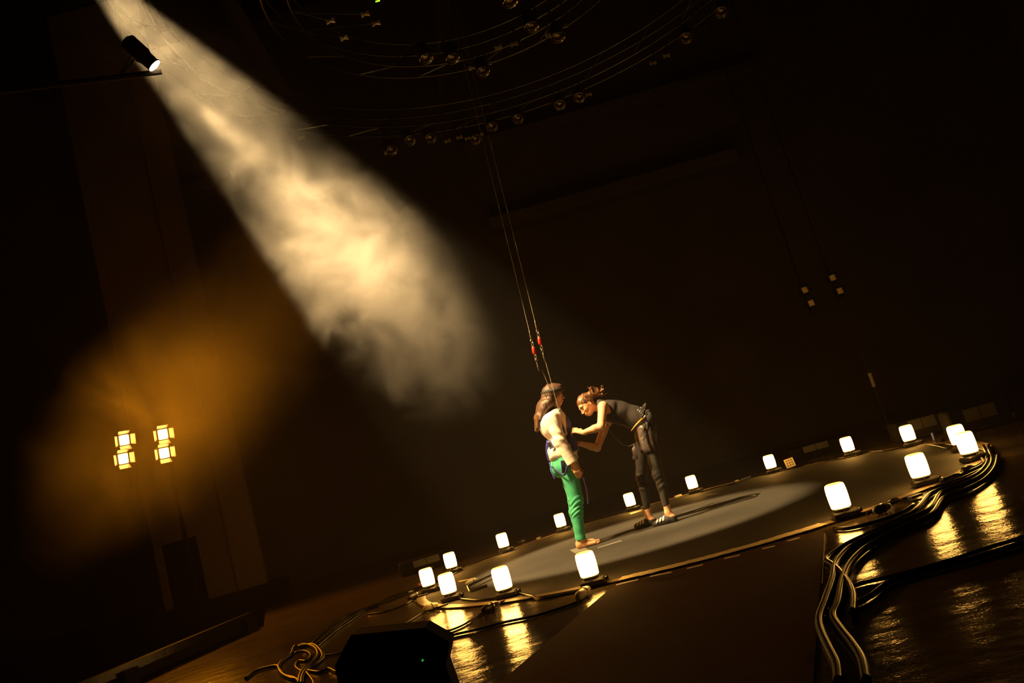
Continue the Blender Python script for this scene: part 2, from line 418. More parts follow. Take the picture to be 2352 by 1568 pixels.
for i, (P, lab) in enumerate(((((1390, 350), (1430, 300), (1520, 270), (1600, 270), (1650, 310), (1640, 350)), 'thin cable arching behind the small lamp at far right'),
        (((1400, 420), (1500, 440), (1620, 430), (1700, 440)), 'thin cable lying flat between the small lamp and the lamp pair'),
        (((1570, 400), (1590, 360), (1640, 365), (1660, 400), (1700, 410), (1690, 370), (1650, 350)), 'little curled cable loop left of the lamp pair'),
        (((1410, 400), (1440, 430), (1550, 450), (1600, 465), (1640, 470), (1700, 465)), 'thin cable along the front of the curled loop'))):
    cable([z3(*p) for p in P], .006, lab, 'thin_cable', material='rubber')
# cables along the far rim
def z7(x, y): return (1380 + x / 3.794, 980 + y / 3.794)
cable([z7(870, 585), z7(1000, 545), z7(1150, 515), z7(1300, 460), z7(1420, 430), z7(1550, 395), z7(1720, 345), z7(1900, 300), z7(2050, 290), z7(2230, 230), z7(2400, 215)], .007, 'thin black cable trailing along the far mat rim right of the helper')
cable([z7(1560, 400), z7(1740, 360), z7(1840, 315), z7(1960, 310), z7(2140, 285), z7(2330, 225)], .006, 'second thin cable twisting behind the far right rim lamps')
cable([z3(760, 540), z3(900, 500), z3(1050, 490), z3(1200, 460), z3(1300, 430)], .007, 'thin cable between the two small lamps at far right')
cable([(1180, 1252), (1215, 1240), (1260, 1230), (1300, 1218), (1360, 1200), (1440, 1178)], .007, 'thin black cable on the far rim behind the green trousers')
cable([(940, 1372), (980, 1350), (1020, 1335), (1080, 1302), (1130, 1282), (1160, 1272)], .007, 'thin black cable on the far left rim behind the crowded lamps')
# cables at the left front
cable([(1350, 1362), (1335, 1375), (1322, 1388), (1240, 1415), (1160, 1432), (1100, 1448), (1040, 1462), (990, 1480), (930, 1510)], .0085, 'black cable leading from the nearest lamp down to the floor monitor')
cable([(1160, 1385), (1130, 1400), (1100, 1415), (1060, 1440), (1010, 1458), (960, 1475)], .007, 'black cable leading from the lamp left of the nearest one')
cable([(1030, 1392), (1010, 1400), (975, 1408), (940, 1428), (900, 1452), (850, 1480), (790, 1500), (742, 1508)], .007, 'black cable with pale plug leading left from the crowded lamps')
cable([(985, 1368), (950, 1380), (930, 1390), (890, 1405), (845, 1412)], .007, 'black cable leading left from the leftmost lamp')
cable([(1190, 1368), (1240, 1378), (1300, 1368), (1350, 1358)], .010, 'black cable slack between the two nearest lamps')
cable([(1060, 1382), (1100, 1385), (1150, 1380)], .010, 'black cable linking the crowded lamps to the next lamp')
for k, (pp, lab) in enumerate(((((1020, 1330), (960, 1352), (900, 1372), (850, 1395), (800, 1415), (760, 1440), (715, 1478), (690, 1490)), 'long cable from the left rim to the tangle, rear one'),
                   (((1000, 1345), (930, 1368), (880, 1388), (840, 1400), (800, 1425), (765, 1450), (728, 1482)), 'long cable from the left rim to the tangle, middle one'),
                   (((870, 1395), (840, 1404), (800, 1432), (775, 1448), (740, 1478), (725, 1490)), 'long cable from the left rim to the tangle, front one'))):
    cable(pp, .009, lab, group='cables running to the tangle')
def z6(x, y): return (540 + x / 4.356, 1300 + y / 4.356)
cable([z6(590, 825), z6(700, 800), z6(800, 830), z6(835, 900), z6(800, 960), z6(720, 1020), z6(660, 1100), z6(640, 1200)], .013, 'thick cable hooked over the tangle, inner loop', 'heavy_cable', material='dull_rubber')
cable([z6(640, 820), z6(780, 800), z6(860, 860), z6(880, 930), z6(820, 990), z6(730, 1040), z6(680, 1120), z6(670, 1200)], .013, 'thick cable hooked over the tangle, outer loop', 'heavy_cable', material='dull_rubber')
cable([z6(110, 1140), z6(200, 1070), z6(330, 1030), z6(420, 1015), z6(450, 1050), z6(500, 1110), z6(600, 1140), z6(650, 1180)], .012, 'thick cable loop stretching left of the tangle', 'heavy_cable', material='dull_rubber')
cable([z6(590, 830), z6(560, 900), z6(480, 960), z6(440, 1020), z6(470, 1090), z6(560, 1140), z6(640, 1150)], .012, 'cable circling the left side of the tangle', 'heavy_cable', material='dull_rubber')
cable([z6(600, 880), z6(700, 860), z6(760, 900), z6(720, 960), z6(640, 960), z6(610, 1020), z6(690, 1080)], .009, 'thin cable coiled inside the tangle', material='dull_rubber')
cable([z6(740, 1060), z6(850, 1075), z6(940, 1040), z6(1010, 1070), z6(1100, 1080)], .010, 'cable from the tangle toward the floor monitor', material='dull_rubber')
cable([z6(720, 1080), z6(760, 1130), z6(790, 1180), z6(800, 1250)], .010, 'short cable end below the tangle at the frame edge', material='dull_rubber')
# connectors
def connector(a, b, r, lab, light=False):
    A, B = onz(*a), onz(*b); A.z = B.z = r + .003
    d = B - A; T = Matrix.Translation(A) @ d.to_track_quat('Z', 'Y').to_matrix().to_4x4(); L = d.length
    root = empty('cable_connector', (0, 0, 0), lab, 'connector', 'inline cable connectors')
    MB().lathe([(r * .5, 0), (r * .75, L * .1), (r, L * .2), (r, L * .55), (r * .92, L * .56), (r * .92, L * .82), (r * .6, L * .95), (r * .45, L)], 16, T).build('plug_body', M['tape'] if light else M['black_plastic'], root, True)
    MB().lathe([(r * 1.05, L * .56), (r * 1.12, L * .57), (r * 1.12, L * .62), (r * 1.05, L * .63)], 16, T).build('locking_ring', M['steel'], root, True)
connector((1328, 1384), (1356, 1362), .030, 'shiny cable connector at the foot of the nearest lamp', True)
connector((1110, 1411), (1147, 1394), .027, 'black cable connector with steel ring left of the second nearest lamp')
connector((975, 1407), (1008, 1395), .026, 'pale cable connector in front of the crowded left lamps', True)
connector((939, 1380), (970, 1366), .024, 'black cable connector left of the leftmost lamp')
connector(z3(950, 1090), z3(1100, 1030), .028, 'fat black connector between the two large right-hand lamps')
connector(z3(1780, 700), z3(1870, 655), .024, 'black connector in the cable bundle at far right')
connector(z3(1560, 790), z3(1620, 770), .02, 'small connector behind the second large right-hand lamp')
connector((1191, 1250), (1208, 1244), .02, 'small connector on the far rim left of the green trousers')
connector((1232, 1240), (1246, 1236), .018, 'small connector on the far rim just left of the green trousers')
connector((1072, 1345), (1098, 1335), .02, 'small connector lying inside the mat behind the crowded lamps', True)
# small bits lying about
def bit(px, s, material, lab, name='tape_scrap', rz=.3, cat='tape'):
    P = onz(*px); z = .0148 if math.hypot(P.x - CX, P.y - CY) < 2.8 else .0005
    o = MB().box((-s[0] / 2, -s[1] / 2, 0), (s[0] / 2, s[1] / 2, s[2]), bev=min(s) * .2).build(name, M[material], loc=(P.x, P.y, z)); o.rotation_euler = (0, 0, rz)
    tag(o, lab, cat)
bit((1559, 1144), (.09, .06, .03), 'white_tape', 'white label scrap on the far rim behind the helper foot')
bit((1238, 1240), (.05, .03, .02), 'tape', 'yellowish scrap on the far rim left of the green trousers')
bit((1713, 1100), (.16, .03, .02), 'blue_tape', 'blue tape scrap left of the lamp beside the white plate')
bit((1693, 1106), (.05, .03, .02), 'tape', 'tiny cream scrap on the far rim right of the helper')
bit((968, 1345), (.06, .04, .03), 'cable_tie', 'small orange marker left of the leftmost lamp', 'marker_tag', cat='marker')
bit((945, 1361), (.05, .04, .02), 'tape', 'yellow scrap on the cables left of the leftmost lamp')
bit((2102, 1140), (.10, .05, .01), 'blue_tape', 'pale blue tape piece below the second large right-hand lamp')
bit((2148, 1012), (.03, .03, .09), 'blue_tape', 'small bluish tag among the thin cables at far right', 'marker_tag', cat='marker')
bit((2022, 1194), (.09, .03, .01), 'blue_tape', 'bluish tape piece right of the big lamp by the torn tape')
# metal clip rail lying between the left lamps
A_, B_ = onz(1078, 1358), onz(1140, 1328); A_.z = B_.z = .05
cr = empty('lying_bracket', (0, 0, 0), 'long metal bracket lying on the mat behind the second nearest lamp', 'bracket')
MB().tube([A_, B_], .022, 6, flat=(1, .4)).build('upper_bar', M['alu'], cr)
A2, B2 = onz(1082, 1364), onz(1120, 1351); A2.z = B2.z = .025
MB().tube([A2, B2], .014, 6).build('lower_bar', M['alu'], cr)
MB().tube([A_, A2], .012, 6).build('end_piece', M['alu'], cr)

# ------------------------------------------------------------------ low rail at the left
up = Vector((0, 0, 1)); nrm = Vector((-rd.y, rd.x, 0))
rl = empty('low_rail', tuple(rail_b), 'long low black rail on block feet at the left stage edge', 'rail'); rl0 = rail_b.copy()
A, B = rail_a - rd * .02, rb + rd * 1.2
rmb = MB()
def beam(A, B, w0, w1, z0, z1): return MB().prism([A + nrm * w0 + up * z0 - rl0, A + nrm * w1 + up * z0 - rl0, B + nrm * w1 + up * z0 - rl0, B + nrm * w0 + up * z0 - rl0], up * (z1 - z0))
M['rail_paint'] = mat('glossy_black_rail', (.010, .008, .006), .2, spec=.12, bump=(9, .25, .01))
beam(A, B, .05, .14, .12, .20).build('top_board', M['rail_paint'], rl)
beam(A, B, .08, .11, .03, .12).build('lower_board', M['black_matte'], rl)
L = (A - B).length
for t in (0.02, .32, .64, .97):
    c = A + (B - A) * t; beam(c - rd * .09, c + rd * .09, 0, .24, 0, .15).build('block_foot', M['black_matte'], rl)

# ------------------------------------------------------------------ floor monitor in the foreground
wy = 3.05
wp = [(768, 1530), (806, 1458), (975, 1441), (1034, 1474), (1024, 1528), (1046, 1590)]
fr = [aty(*p, wy) for p in wp]
base_r, base_l = aty(1075, 1640, wy), aty(800, 1720, wy)
dz_ = min(base_r.z, base_l.z)
poly = [Vector((p.x, 0, max(.0, p.z))) for p in fr] + [Vector((base_r.x, 0, 0.001)), Vector((fr[0].x - .0, 0, 0.001))]
cxm = sum(p.x for p in poly) / len(poly)
fm = empty('floor_monitor', (cxm, wy, 0), 'black wedge loudspeaker silhouetted in the foreground with a green light', 'loudspeaker')
sh = [p - Vector((cxm, 0, 0)) for p in poly]
MB().prism(sh, Vector((0, .14, 0))).build('cabinet', M['black_matte'], fm)
gp = aty(970, 1517, wy - .012) - Vector((cxm, wy, 0))
MB().lathe([(.004, 0), (.004, .006), (.002, .008)], 10, Matrix.Translation(gp + Vector((0, .010, 0))) @ Matrix.Rotation(math.pi / 2, 4, 'X')).build('indicator_light', M['led_green'], fm)
lp = aty(978, 1470, wy - .004) - Vector((cxm, wy, 0))
MB().box((-.018, -.003, -.012), (.018, 0.001, .012), Matrix.Translation(lp)).build('name_plate', mat('plate_grey', (.06, .05, .045), .4), fm)
hb = aty(998, 1500, wy) - Vector((cxm, wy, 0))
MB().tube([hb + Vector((0, 0, -.02)), hb + Vector((0, -.02, -.015)), hb + Vector((0, -.02, .015)), hb + Vector((0, 0, .02))], .004, 8).build('handle', M['black_plastic'], fm)

# ------------------------------------------------------------------ low cases / loudspeakers beyond the mat
def grille_mat():
    m = bpy.data.materials.new('perforated_grille'); m.use_nodes = True; nt = m.node_tree; b = nt.nodes['Principled BSDF']
    tc = nt.nodes.new('ShaderNodeTexCoord'); v = nt.nodes.new('ShaderNodeTexVoronoi'); v.inputs['Scale'].default_value = 64; v.inputs['Randomness'].default_value = 0
    mp = nt.nodes.new('ShaderNodeMapping'); mp.inputs['Scale'].default_value = (1, .01, 1)
    nt.links.new(tc.outputs['Object'], mp.inputs[0]); nt.links.new(mp.outputs[0], v.inputs['Vector'])
    r = nt.nodes.new('ShaderNodeValToRGB'); r.color_ramp.elements[0].position = .33; r.color_ramp.elements[1].position = .4
    r.color_ramp.elements[0].color = (.004, .004, .004, 1); r.color_ramp.elements[1].color = (.09, .08, .055, 1)
    nt.links.new(v.outputs['Distance'], r.inputs[0]); nt.links.new(r.outputs[0], b.inputs['Base Color']); b.inputs['Roughness'].default_value = .5
    return m
M['grille'] = grille_mat()
def speaker_case(px, wd, ht, rz, lab, plate=None, two=True):
    P = onz(*px); root = empty('side_loudspeaker', P, lab, 'loudspeaker', 'low loudspeakers beyond the far rim', rz)
    MB().box((-wd / 2, 0, 0), (wd / 2, .45, ht), bev=.02).build('cabinet', M['black_matte'], root)
    n = 2 if two else 1
    for k in range(n):
        x0 = -wd * .25 + k * (wd * .255); MB().box((x0, -.012, ht * .45), (x0 + wd * .24, .001, ht * .95)).build('grille', M['grille'], root)
    MB().box((wd / 2 - .03, -.01, .04), (wd / 2 - .01, .001, .10)).build('corner_guard', M['alu'], root)
    MB().tube([(-.06, 0.01, ht * .12), (-.05, -.02, ht * .12), (.05, -.02, ht * .12), (.06, .01, ht * .12)], .007, 6).build('handle', M['steel'], root)
speaker_case((2265, 985), .62, .26, -.25, 'low black loudspeaker with square mesh at the far right edge')
speaker_case((2130, 1003), .6, .24, -.2, 'low black loudspeaker with square mesh behind the small lamp by the cable loops')
speaker_case((1880, 1045), .7, .17, -.1, 'low black loudspeaker with thin mesh between the white plate and a small lamp')
speaker_case((985, 1308), .72, .17, .25, 'low black loudspeaker with thin mesh at left behind the crowded lamps')
for px, lab in (((2303, 938), 'small tan tag hanging beside the rightmost loudspeaker'), ((2152, 965), 'small tan tag between the two right-hand loudspeakers')):
    P = aty(*px, 11.2); o = MB().box((-.035, 0, -.022), (.035, .02, .022)).build('wall_tag', M['brass'], loc=P); tag(o, lab, 'tag')
# stands carrying the tags
# white square plate
P = onz(1818, 1072); pl_ = empty('square_plate', P, 'white square plate with a faint grid leaning by a small lamp', 'plate', rz=-.25)
MB().box((-.06, 0, 0), (.06, .012, .115), Matrix.Rotation(.18, 4, 'X') @ Matrix.Rotation(-.1, 4, 'Y')).build('board', M['tape'], pl_)
g = MB()
for i in range(3):
    for j in range(3): g.box((-.042 + i * .032, -.003, .018 + j * .032), (-.022 + i * .032, .0005, .038 + j * .032), Matrix.Rotation(.18, 4, 'X') @ Matrix.Rotation(-.1, 4, 'Y'))
g.build('printed_grid', M['brass'], pl_)
MB().box((-.05, 0.02, 0), (.05, .10, .05)).build('back_foot', M['black_paint'], pl_)
# light pole at the right
_q = aty(2002, 870, 13.0); P0 = Vector((_q.x, _q.y, 0)); zs = _q.z; ptop = aty(1970, 790, 13.0).z
sp = empty('thin_pole', P0, 'thin dark pole with a glint painted at its lower end, right of the helper in the distance', 'pole')
MB().lathe([(.16, 0), (.16, .015), (.02, .03), (.016, ptop)], 14).build('pole', M['black_paint'], sp)
MB().lathe([(.03, zs - .13), (.03, zs + .10)], 10).build('glint_sleeve', M['tape'], sp)  # matte cream sleeve, its pale colour stands in for a glint on the pole
# four unlit flood lenses in the distance
def flood(loc, target, lit, lab, group, size=.16, name='flood_light', hold=None):
    T = look(loc, target); root = empty(name, (0, 0, 0), lab, 'stage light', group); s = size
    MB().box((-s * .62, -s * .62, -s * .9), (s * .62, s * .62, 0), T, bev=s * .08).build('housing', M['black_paint'], root)
    if hold: MB().tube([T @ Vector((0, 0, -s * .5)), Vector(hold)], .010, 6).build('arm', M['black_matte'], root)
    e = MB().box((-s * .45, -s * .5, .001), (s * .45, s * .5, .02), T, bev=.008)
    dmat = M['door_metal'] if lit else M['black_paint']
    if lit: e.build('lamp_face', M['flood_glow'], root)
    else: e.build('lens', M['lens_amber'], root)
    for k in range(4):
        R = T @ Matrix.Rotation(k * math.pi / 2, 4, 'Z')
        a, b, l = s * .5, s * .68, s * .55
        o_ = s * .62
        MB().prism([R @ Vector((-a, o_, .0)), R @ Vector((a, o_, .0)), R @ Vector((b * .8, o_ + l * .62, l)), R @ Vector((-b * .8, o_ + l * .62, l))], (R.to_3x3() @ Vector((0, .006, -.003)))).build('barn_door', dmat, root)
    return root
M['flood_glow'] = mat('lit_flood_lens', (.5, .4, .2), .4, emit=LAMP_COL, estr=26)
M['lens_amber'] = mat('unlit_lens', (.5, .36, .2), .3, .3)
M['door_metal'] = mat('barn_door_metal', (.55, .48, .38), .45, .3)
for px, lab in (((1913, 637), 'unlit square flood light in the dark, topmost of four'), ((1849, 665), 'unlit square flood light in the dark, leftmost of four'),
                ((1930, 667), 'unlit square flood light in the dark, rightmost of four'), ((1864, 695), 'unlit square flood light in the dark, lowest of four')):
    P = aty(*px, 13.5); _pp = aty(1857, 680, 13.56) if px[0] < 1880 else aty(1921, 652, 13.56)
    flood(P, (CX, CY, .2), False, lab, 'unlit floods in the right distance', .11, hold=(_pp.x, _pp.y + .16, P.z + .02))
Pb = aty(1857, 680, 13.56); Pc = aty(1921, 652, 13.56)
for P, lab in ((Pb, 'thin drop pipe carrying the two left unlit floods'), (Pc, 'thin drop pipe carrying the two right unlit floods')):
    o = MB().lathe([(.012, P.z - .3), (.012, 11.99)], 10).build('drop_pipe', M['black_matte'], loc=(P.x, P.y + .16, 0)); tag(o, lab, 'pipe', 'drop pipes')

# ------------------------------------------------------------------ lit blinders at the left (pairs on boom pipes)
BY = 12.0
for px, lab in (((285, 1010), 'lit amber flood light with barn doors, upper one of the left pair'), ((283, 1053), 'lit amber flood light with barn doors, lower one of the left pair'),
                ((374, 997), 'lit amber flood light with barn doors, upper one of the right pair'), ((377, 1040), 'lit amber flood light with barn doors, lower one of the right pair')):
    P = aty(*px, BY); T = Vector((-1.4, 6.2, 1.0))
    _pp = aty(284, 1030, BY) if px[0] < 330 else aty(376, 1018, BY)
    flood(P, T, True, lab, 'lit floods with barn doors', .15, hold=(_pp.x - .08, _pp.y + .24, P.z + .02))
    d = (T - P).normalized()
    spot('flood_beam', P + d * .10, T, 230, 115, 1.0, .06, (1, .30, .006))
for px, lab in (((284, 1030), 'dark boom pipe behind the left pair of lit floods'), ((376, 1018), 'dark boom pipe behind the right pair of lit floods')):
    P = aty(*px, BY); o = MB().lathe([(.03, 0), (.03, P.z + 1.15)], 10).build('boom_pipe', M['black_matte'], loc=(P.x - .08, P.y + .24, -.9)); tag(o, lab, 'pipe', 'drop pipes')

# ------------------------------------------------------------------ follow spots
def profile_spot(loc, target, lab, plab, back):
    back = Vector(back).normalized(); perp = Vector((.96, .28, 0))
    T = look(loc, target); root = empty('profile_spotlight', (0, 0, 0), lab, 'spotlight', 'overhead profile spotlights')
    MB().lathe([(.05, -.30), (.075, -.28), (.075, -.12), (.062, -.09), (.060, -.01), (.066, .0)], 24, T).build('barrel', M['black_paint'], root, True)
    MB().lathe([(.058, 0.002), (.058, .006), (.03, .012), (.005, .014)], 24, T).build('lens', M['spot_lens'], root, True)
    Y = T @ Vector((0, 0, -.18)); c = Y + back * .2
    side = (T.to_3x3() @ Vector((1, 0, 0))).normalized()
    MB().tube([Y + side * .078, Y + side * .085 + back * .1, c, Y - side * .085 + back * .1, Y - side * .078], .007, 6).build('yoke', M['black_matte'], root)
    MB().tube([c, c + back * .07], .014, 8).build('hook_clamp', M['black_matte'], root)
    tag(MB().tube([c + back * .08 + perp * .35, c + back * .08 - perp * 5.0], .024, 8).build('lighting_pipe', M['black_matte']), plab, 'pipe')
M['spot_lens'] = mat('lit_spot_lens', (.8, .7, .5), .3, emit=(1, .72, .36), estr=40)
profile_spot(S1 - (TARGET1 - S1).normalized() * .05, TARGET1, 'lit profile spotlight shining out of the smoke at upper left', 'dark pipe carrying the lit profile spotlight', (-.8, .2, -.55))
profile_spot(S2 - (TARGET2 - S2).normalized() * .05, TARGET2, 'second profile spotlight above the first, just outside the frame', 'dark pipe just outside the frame carrying the second profile spotlight', (-.5, 0, .8))
spot('spot_beam', S1, TARGET1, SPOT1_W, SPOT1_DEG, .95, .03, SPOT_COL)
spot('spot_beam', S2, TARGET2, SPOT2_W, SPOT2_DEG, .35, .03, SPOT_COL)

# ------------------------------------------------------------------ circular trusses overhead
def ring_truss(name, c, r_in, r_out, z0, z1, nseg, lab):
    root = empty(name, (c[0], c[1], z0), lab, 'truss', 'circular trusses overhead')
    def q(r, a, z): return Vector((r * math.cos(a), r * math.sin(a), z - z0))
    for r, z in ((r_in, z1), (r_out, z1), (r_in, z0), (r_out, z0)):
        MB().tube([q(r, 2 * math.pi * i / 120, z) for i in range(120)], .018, 6, True).build('chord', M['alu'], root, True)
    for i in range(nseg):
        a, b = 2 * math.pi * i / nseg, 2 * math.pi * (i + 1) / nseg
        MB().tube([q(r_in, a, z1), q(r_in, (a + b) / 2, z0)], .011, 5).build('brace', M['alu'], root)
        MB().tube([q(r_in, (a + b) / 2, z0), q(r_out, b, z0)], .011, 5).build('brace', M['alu'], root)
ring_truss('round_truss', (1.06, 8.85), 4.06, 4.38, 6.93, 7.25, 28, 'large circular aluminium truss hanging over the stage, the outer one')
ring_truss('round_truss', (.65, 8.55), 2.07, 2.36, 6.75, 7.1, 16, 'small circular aluminium truss hanging higher in the frame, inside the large one')
RINGS = [((1.06, 8.85), 4.06, 6.93), ((1.06, 8.85), 4.38, 6.93), ((.65, 8.55), 2.07, 6.75), ((.65, 8.55), 2.36, 6.75)]
def ring_point(p):       # nearest point of the lower truss chords
    best = None
    for (c, r, z) in RINGS:
        v = Vector((p.x - c[0], p.y - c[1], 0)).normalized(); q = Vector((c[0] + v.x * r, c[1] + v.y * r, z))
        if best is None or (q - p).length < (best - p).length: best = q
    return best
M['can'] = mat('polished_can', (.62, .56, .48), .22, 1.)
def par(px, z, lab, tgt=None):
    P = onz(*px, z); T = look(P, tgt or (CX, CY, 0)); root = empty('par_can', (0, 0, 0), lab, 'stage light', 'unlit cans under the trusses')
    MB().lathe([(.05, -.24), (.085, -.2), (.095, -.05), (.1, 0), (.1, .02), (.092, .02), (.088, -.01), (.085, -.012)], 20, T).build('can', M['can'], root, True)
    MB().lathe([(.084, -.012), (.07, .012), (.04, .026), (.008, .03)], 20, T).build('lens', M['glass_dark'], root, True)
    Y = T @ Vector((0, 0, -.1)); sd = (T.to_3x3() @ Vector((1, 0, 0)))
    top = Vector((Y.x, Y.y, Y.z + .22))
    MB().tube([Y + sd * .11, Y + sd * .11 + up * .12, top, Y - sd * .11 + up * .12, Y - sd * .11], .007, 5).build('yoke', M['black_paint'], root)
    MB().tube([top, ring_point(top)], .010, 6).build('hanger', M['black_paint'], root)
for px, lab in (((942, 321), 'unlit can light, third from left in the lowest row'), ((989, 317), 'unlit can light, fourth from left in the lowest row with two bright glints'),
        ((1131, 290), 'unlit can light under the outer truss, straight above the two flying wires'), ((1190, 272), 'unlit can light just right of the one above the wires'),
        ((1286, 240), 'unlit can light under the outer truss with a full ring glint'), ((1331, 223), 'unlit can light under the outer truss right of the ring-glint one'),
        ((1576, 86), 'unlit can light near the upper right, lower of two'), ((1657, 27), 'unlit can light near the upper right corner of the truss, highest'),
        ((1093, 319), 'faint unlit can light left of the wires'), ((900, 344), 'faint unlit can light at the left end of the lowest row')):
    par(px, 6.45, lab)
for px, lab in (((1221, 60), 'unlit can light under the inner truss, right of centre'), ((1282, 84), 'unlit can light with a dotted rim below the inner truss'),
        ((979, 133), 'unlit can light under the inner truss, leftmost'), ((1040, 133), 'unlit can light under the inner truss, second from left'),
        ((1110, 163), 'unlit can light with a dotted rim, lowest under the inner truss'), ((1172, 4), 'unlit can light at the top edge, under the inner truss')):
    par(px, 6.3, lab)
cl0 = None
CLP = [(1028, 323), (1055, 315), (1074, 317), (1103, 308), (889, 350), (1352, 216), (1500, 144), (1531, 127), (1085, 155), (1120, 145), (1144, 108), (1181, 100), (1261, 77), (1294, 59), (838, 31), (790, 86), (758, 47), (863, 52), (940, 315), (692, 315)]
for i, px in enumerate(CLP):
    P = onz(*px, 6.5)
    if True:
        o = cl0 = empty('rigging_clamp', P); MB().prism([Vector((-.05, 0, -.03)), Vector((0, 0, -.008)), Vector((.05, 0, -.03)), Vector((.05, 0, .03)), Vector((0, 0, .008)), Vector((-.05, 0, .03))], Vector((0, .03, 0))).build('jaw', M['tape'], cl0)  # bow-tie plate in pale matte colour paints the glint of the clamp
        MB().tube([(0, .015, 0), tuple(ring_point(P) - P)], .008, 6).build('drop_arm', M['black_paint'], cl0)
    tag(o, 'small rigging clamp with a pale painted glint under the circular trusses', 'clamp', 'rigging clamps with painted glints')
# exit light, far top
P = aty(868, 4, 14.5); ex = empty('status_light', P, 'tiny bright green light at the top edge of the frame', 'light')
MB().box((-.055, -.02, -.03), (.055, .05, .03), bev=.008).build('case', M['black_plastic'], ex)
MB().box((-.045, -.026, -.014), (.045, -.019, .014)).build('glowing_panel', M['exit_green'], ex)

# ------------------------------------------------------------------ flying wires
def wire(top_px, sw_px, bot, y, lab, seed):
    root = empty('flying_wire', bot, lab, 'wire', 'flying wires')
    S = aty(*sw_px, y); S = Vector((S.x, S.y, S.z)); T_ = aty(*top_px, y + .05)
    d = (T_ - S).normalized(); T_ = S + d * ((7.0 - S.z) / d.z); e = (bot - S).normalized()
    o0 = Vector(bot)
    MB().tube([S + d * .22 - o0, T_ - o0], .0022, 6).build('upper_cable', M['wire'], root)
    MB().tube([S + e * .22 - o0, Vector((0, 0, 0))], .0022, 6).build('lower_cable', M['wire'], root)
    Q = Matrix.Translation(S - o0) @ d.to_track_quat('Z', 'Y').to_matrix().to_4x4()
    MB().lathe([(.005, -.045), (.014, -.04), (.021, -.02), (.021, .02), (.014, .04), (.005, .045)], 14, Q).build('swivel', M['red'], root, True)
    for s in (1, -1):
        f = Matrix.Scale(s, 4, (0, 0, 1))
        MB().tube([Q @ Vector((.016 * math.sin(a), 0, s * (.068 - .026 * math.cos(a)))) for a in np.linspace(0, 2 * math.pi, 13)[:-1]], .004, 6, True).build('shackle', M['steel'], root, True)
        MB().tube([Q @ Vector((0, .012 * math.sin(a), s * (.106 - .018 * math.cos(a)))) for a in np.linspace(0, 2 * math.pi, 11)[:-1]], .0038, 6, True).build('shackle', M['steel'], root, True)
        MB().lathe([(.003, 0), (.0065, .005), (.0065, .085), (.003, .1)], 8, Q @ Matrix.Translation((0, 0, .122 if s > 0 else -.222))).build('cable_sleeve', M['steel'], root, True)
    return root
M['wire'] = mat('steel_wire_rope', (.45, .42, .3), .45, .6)

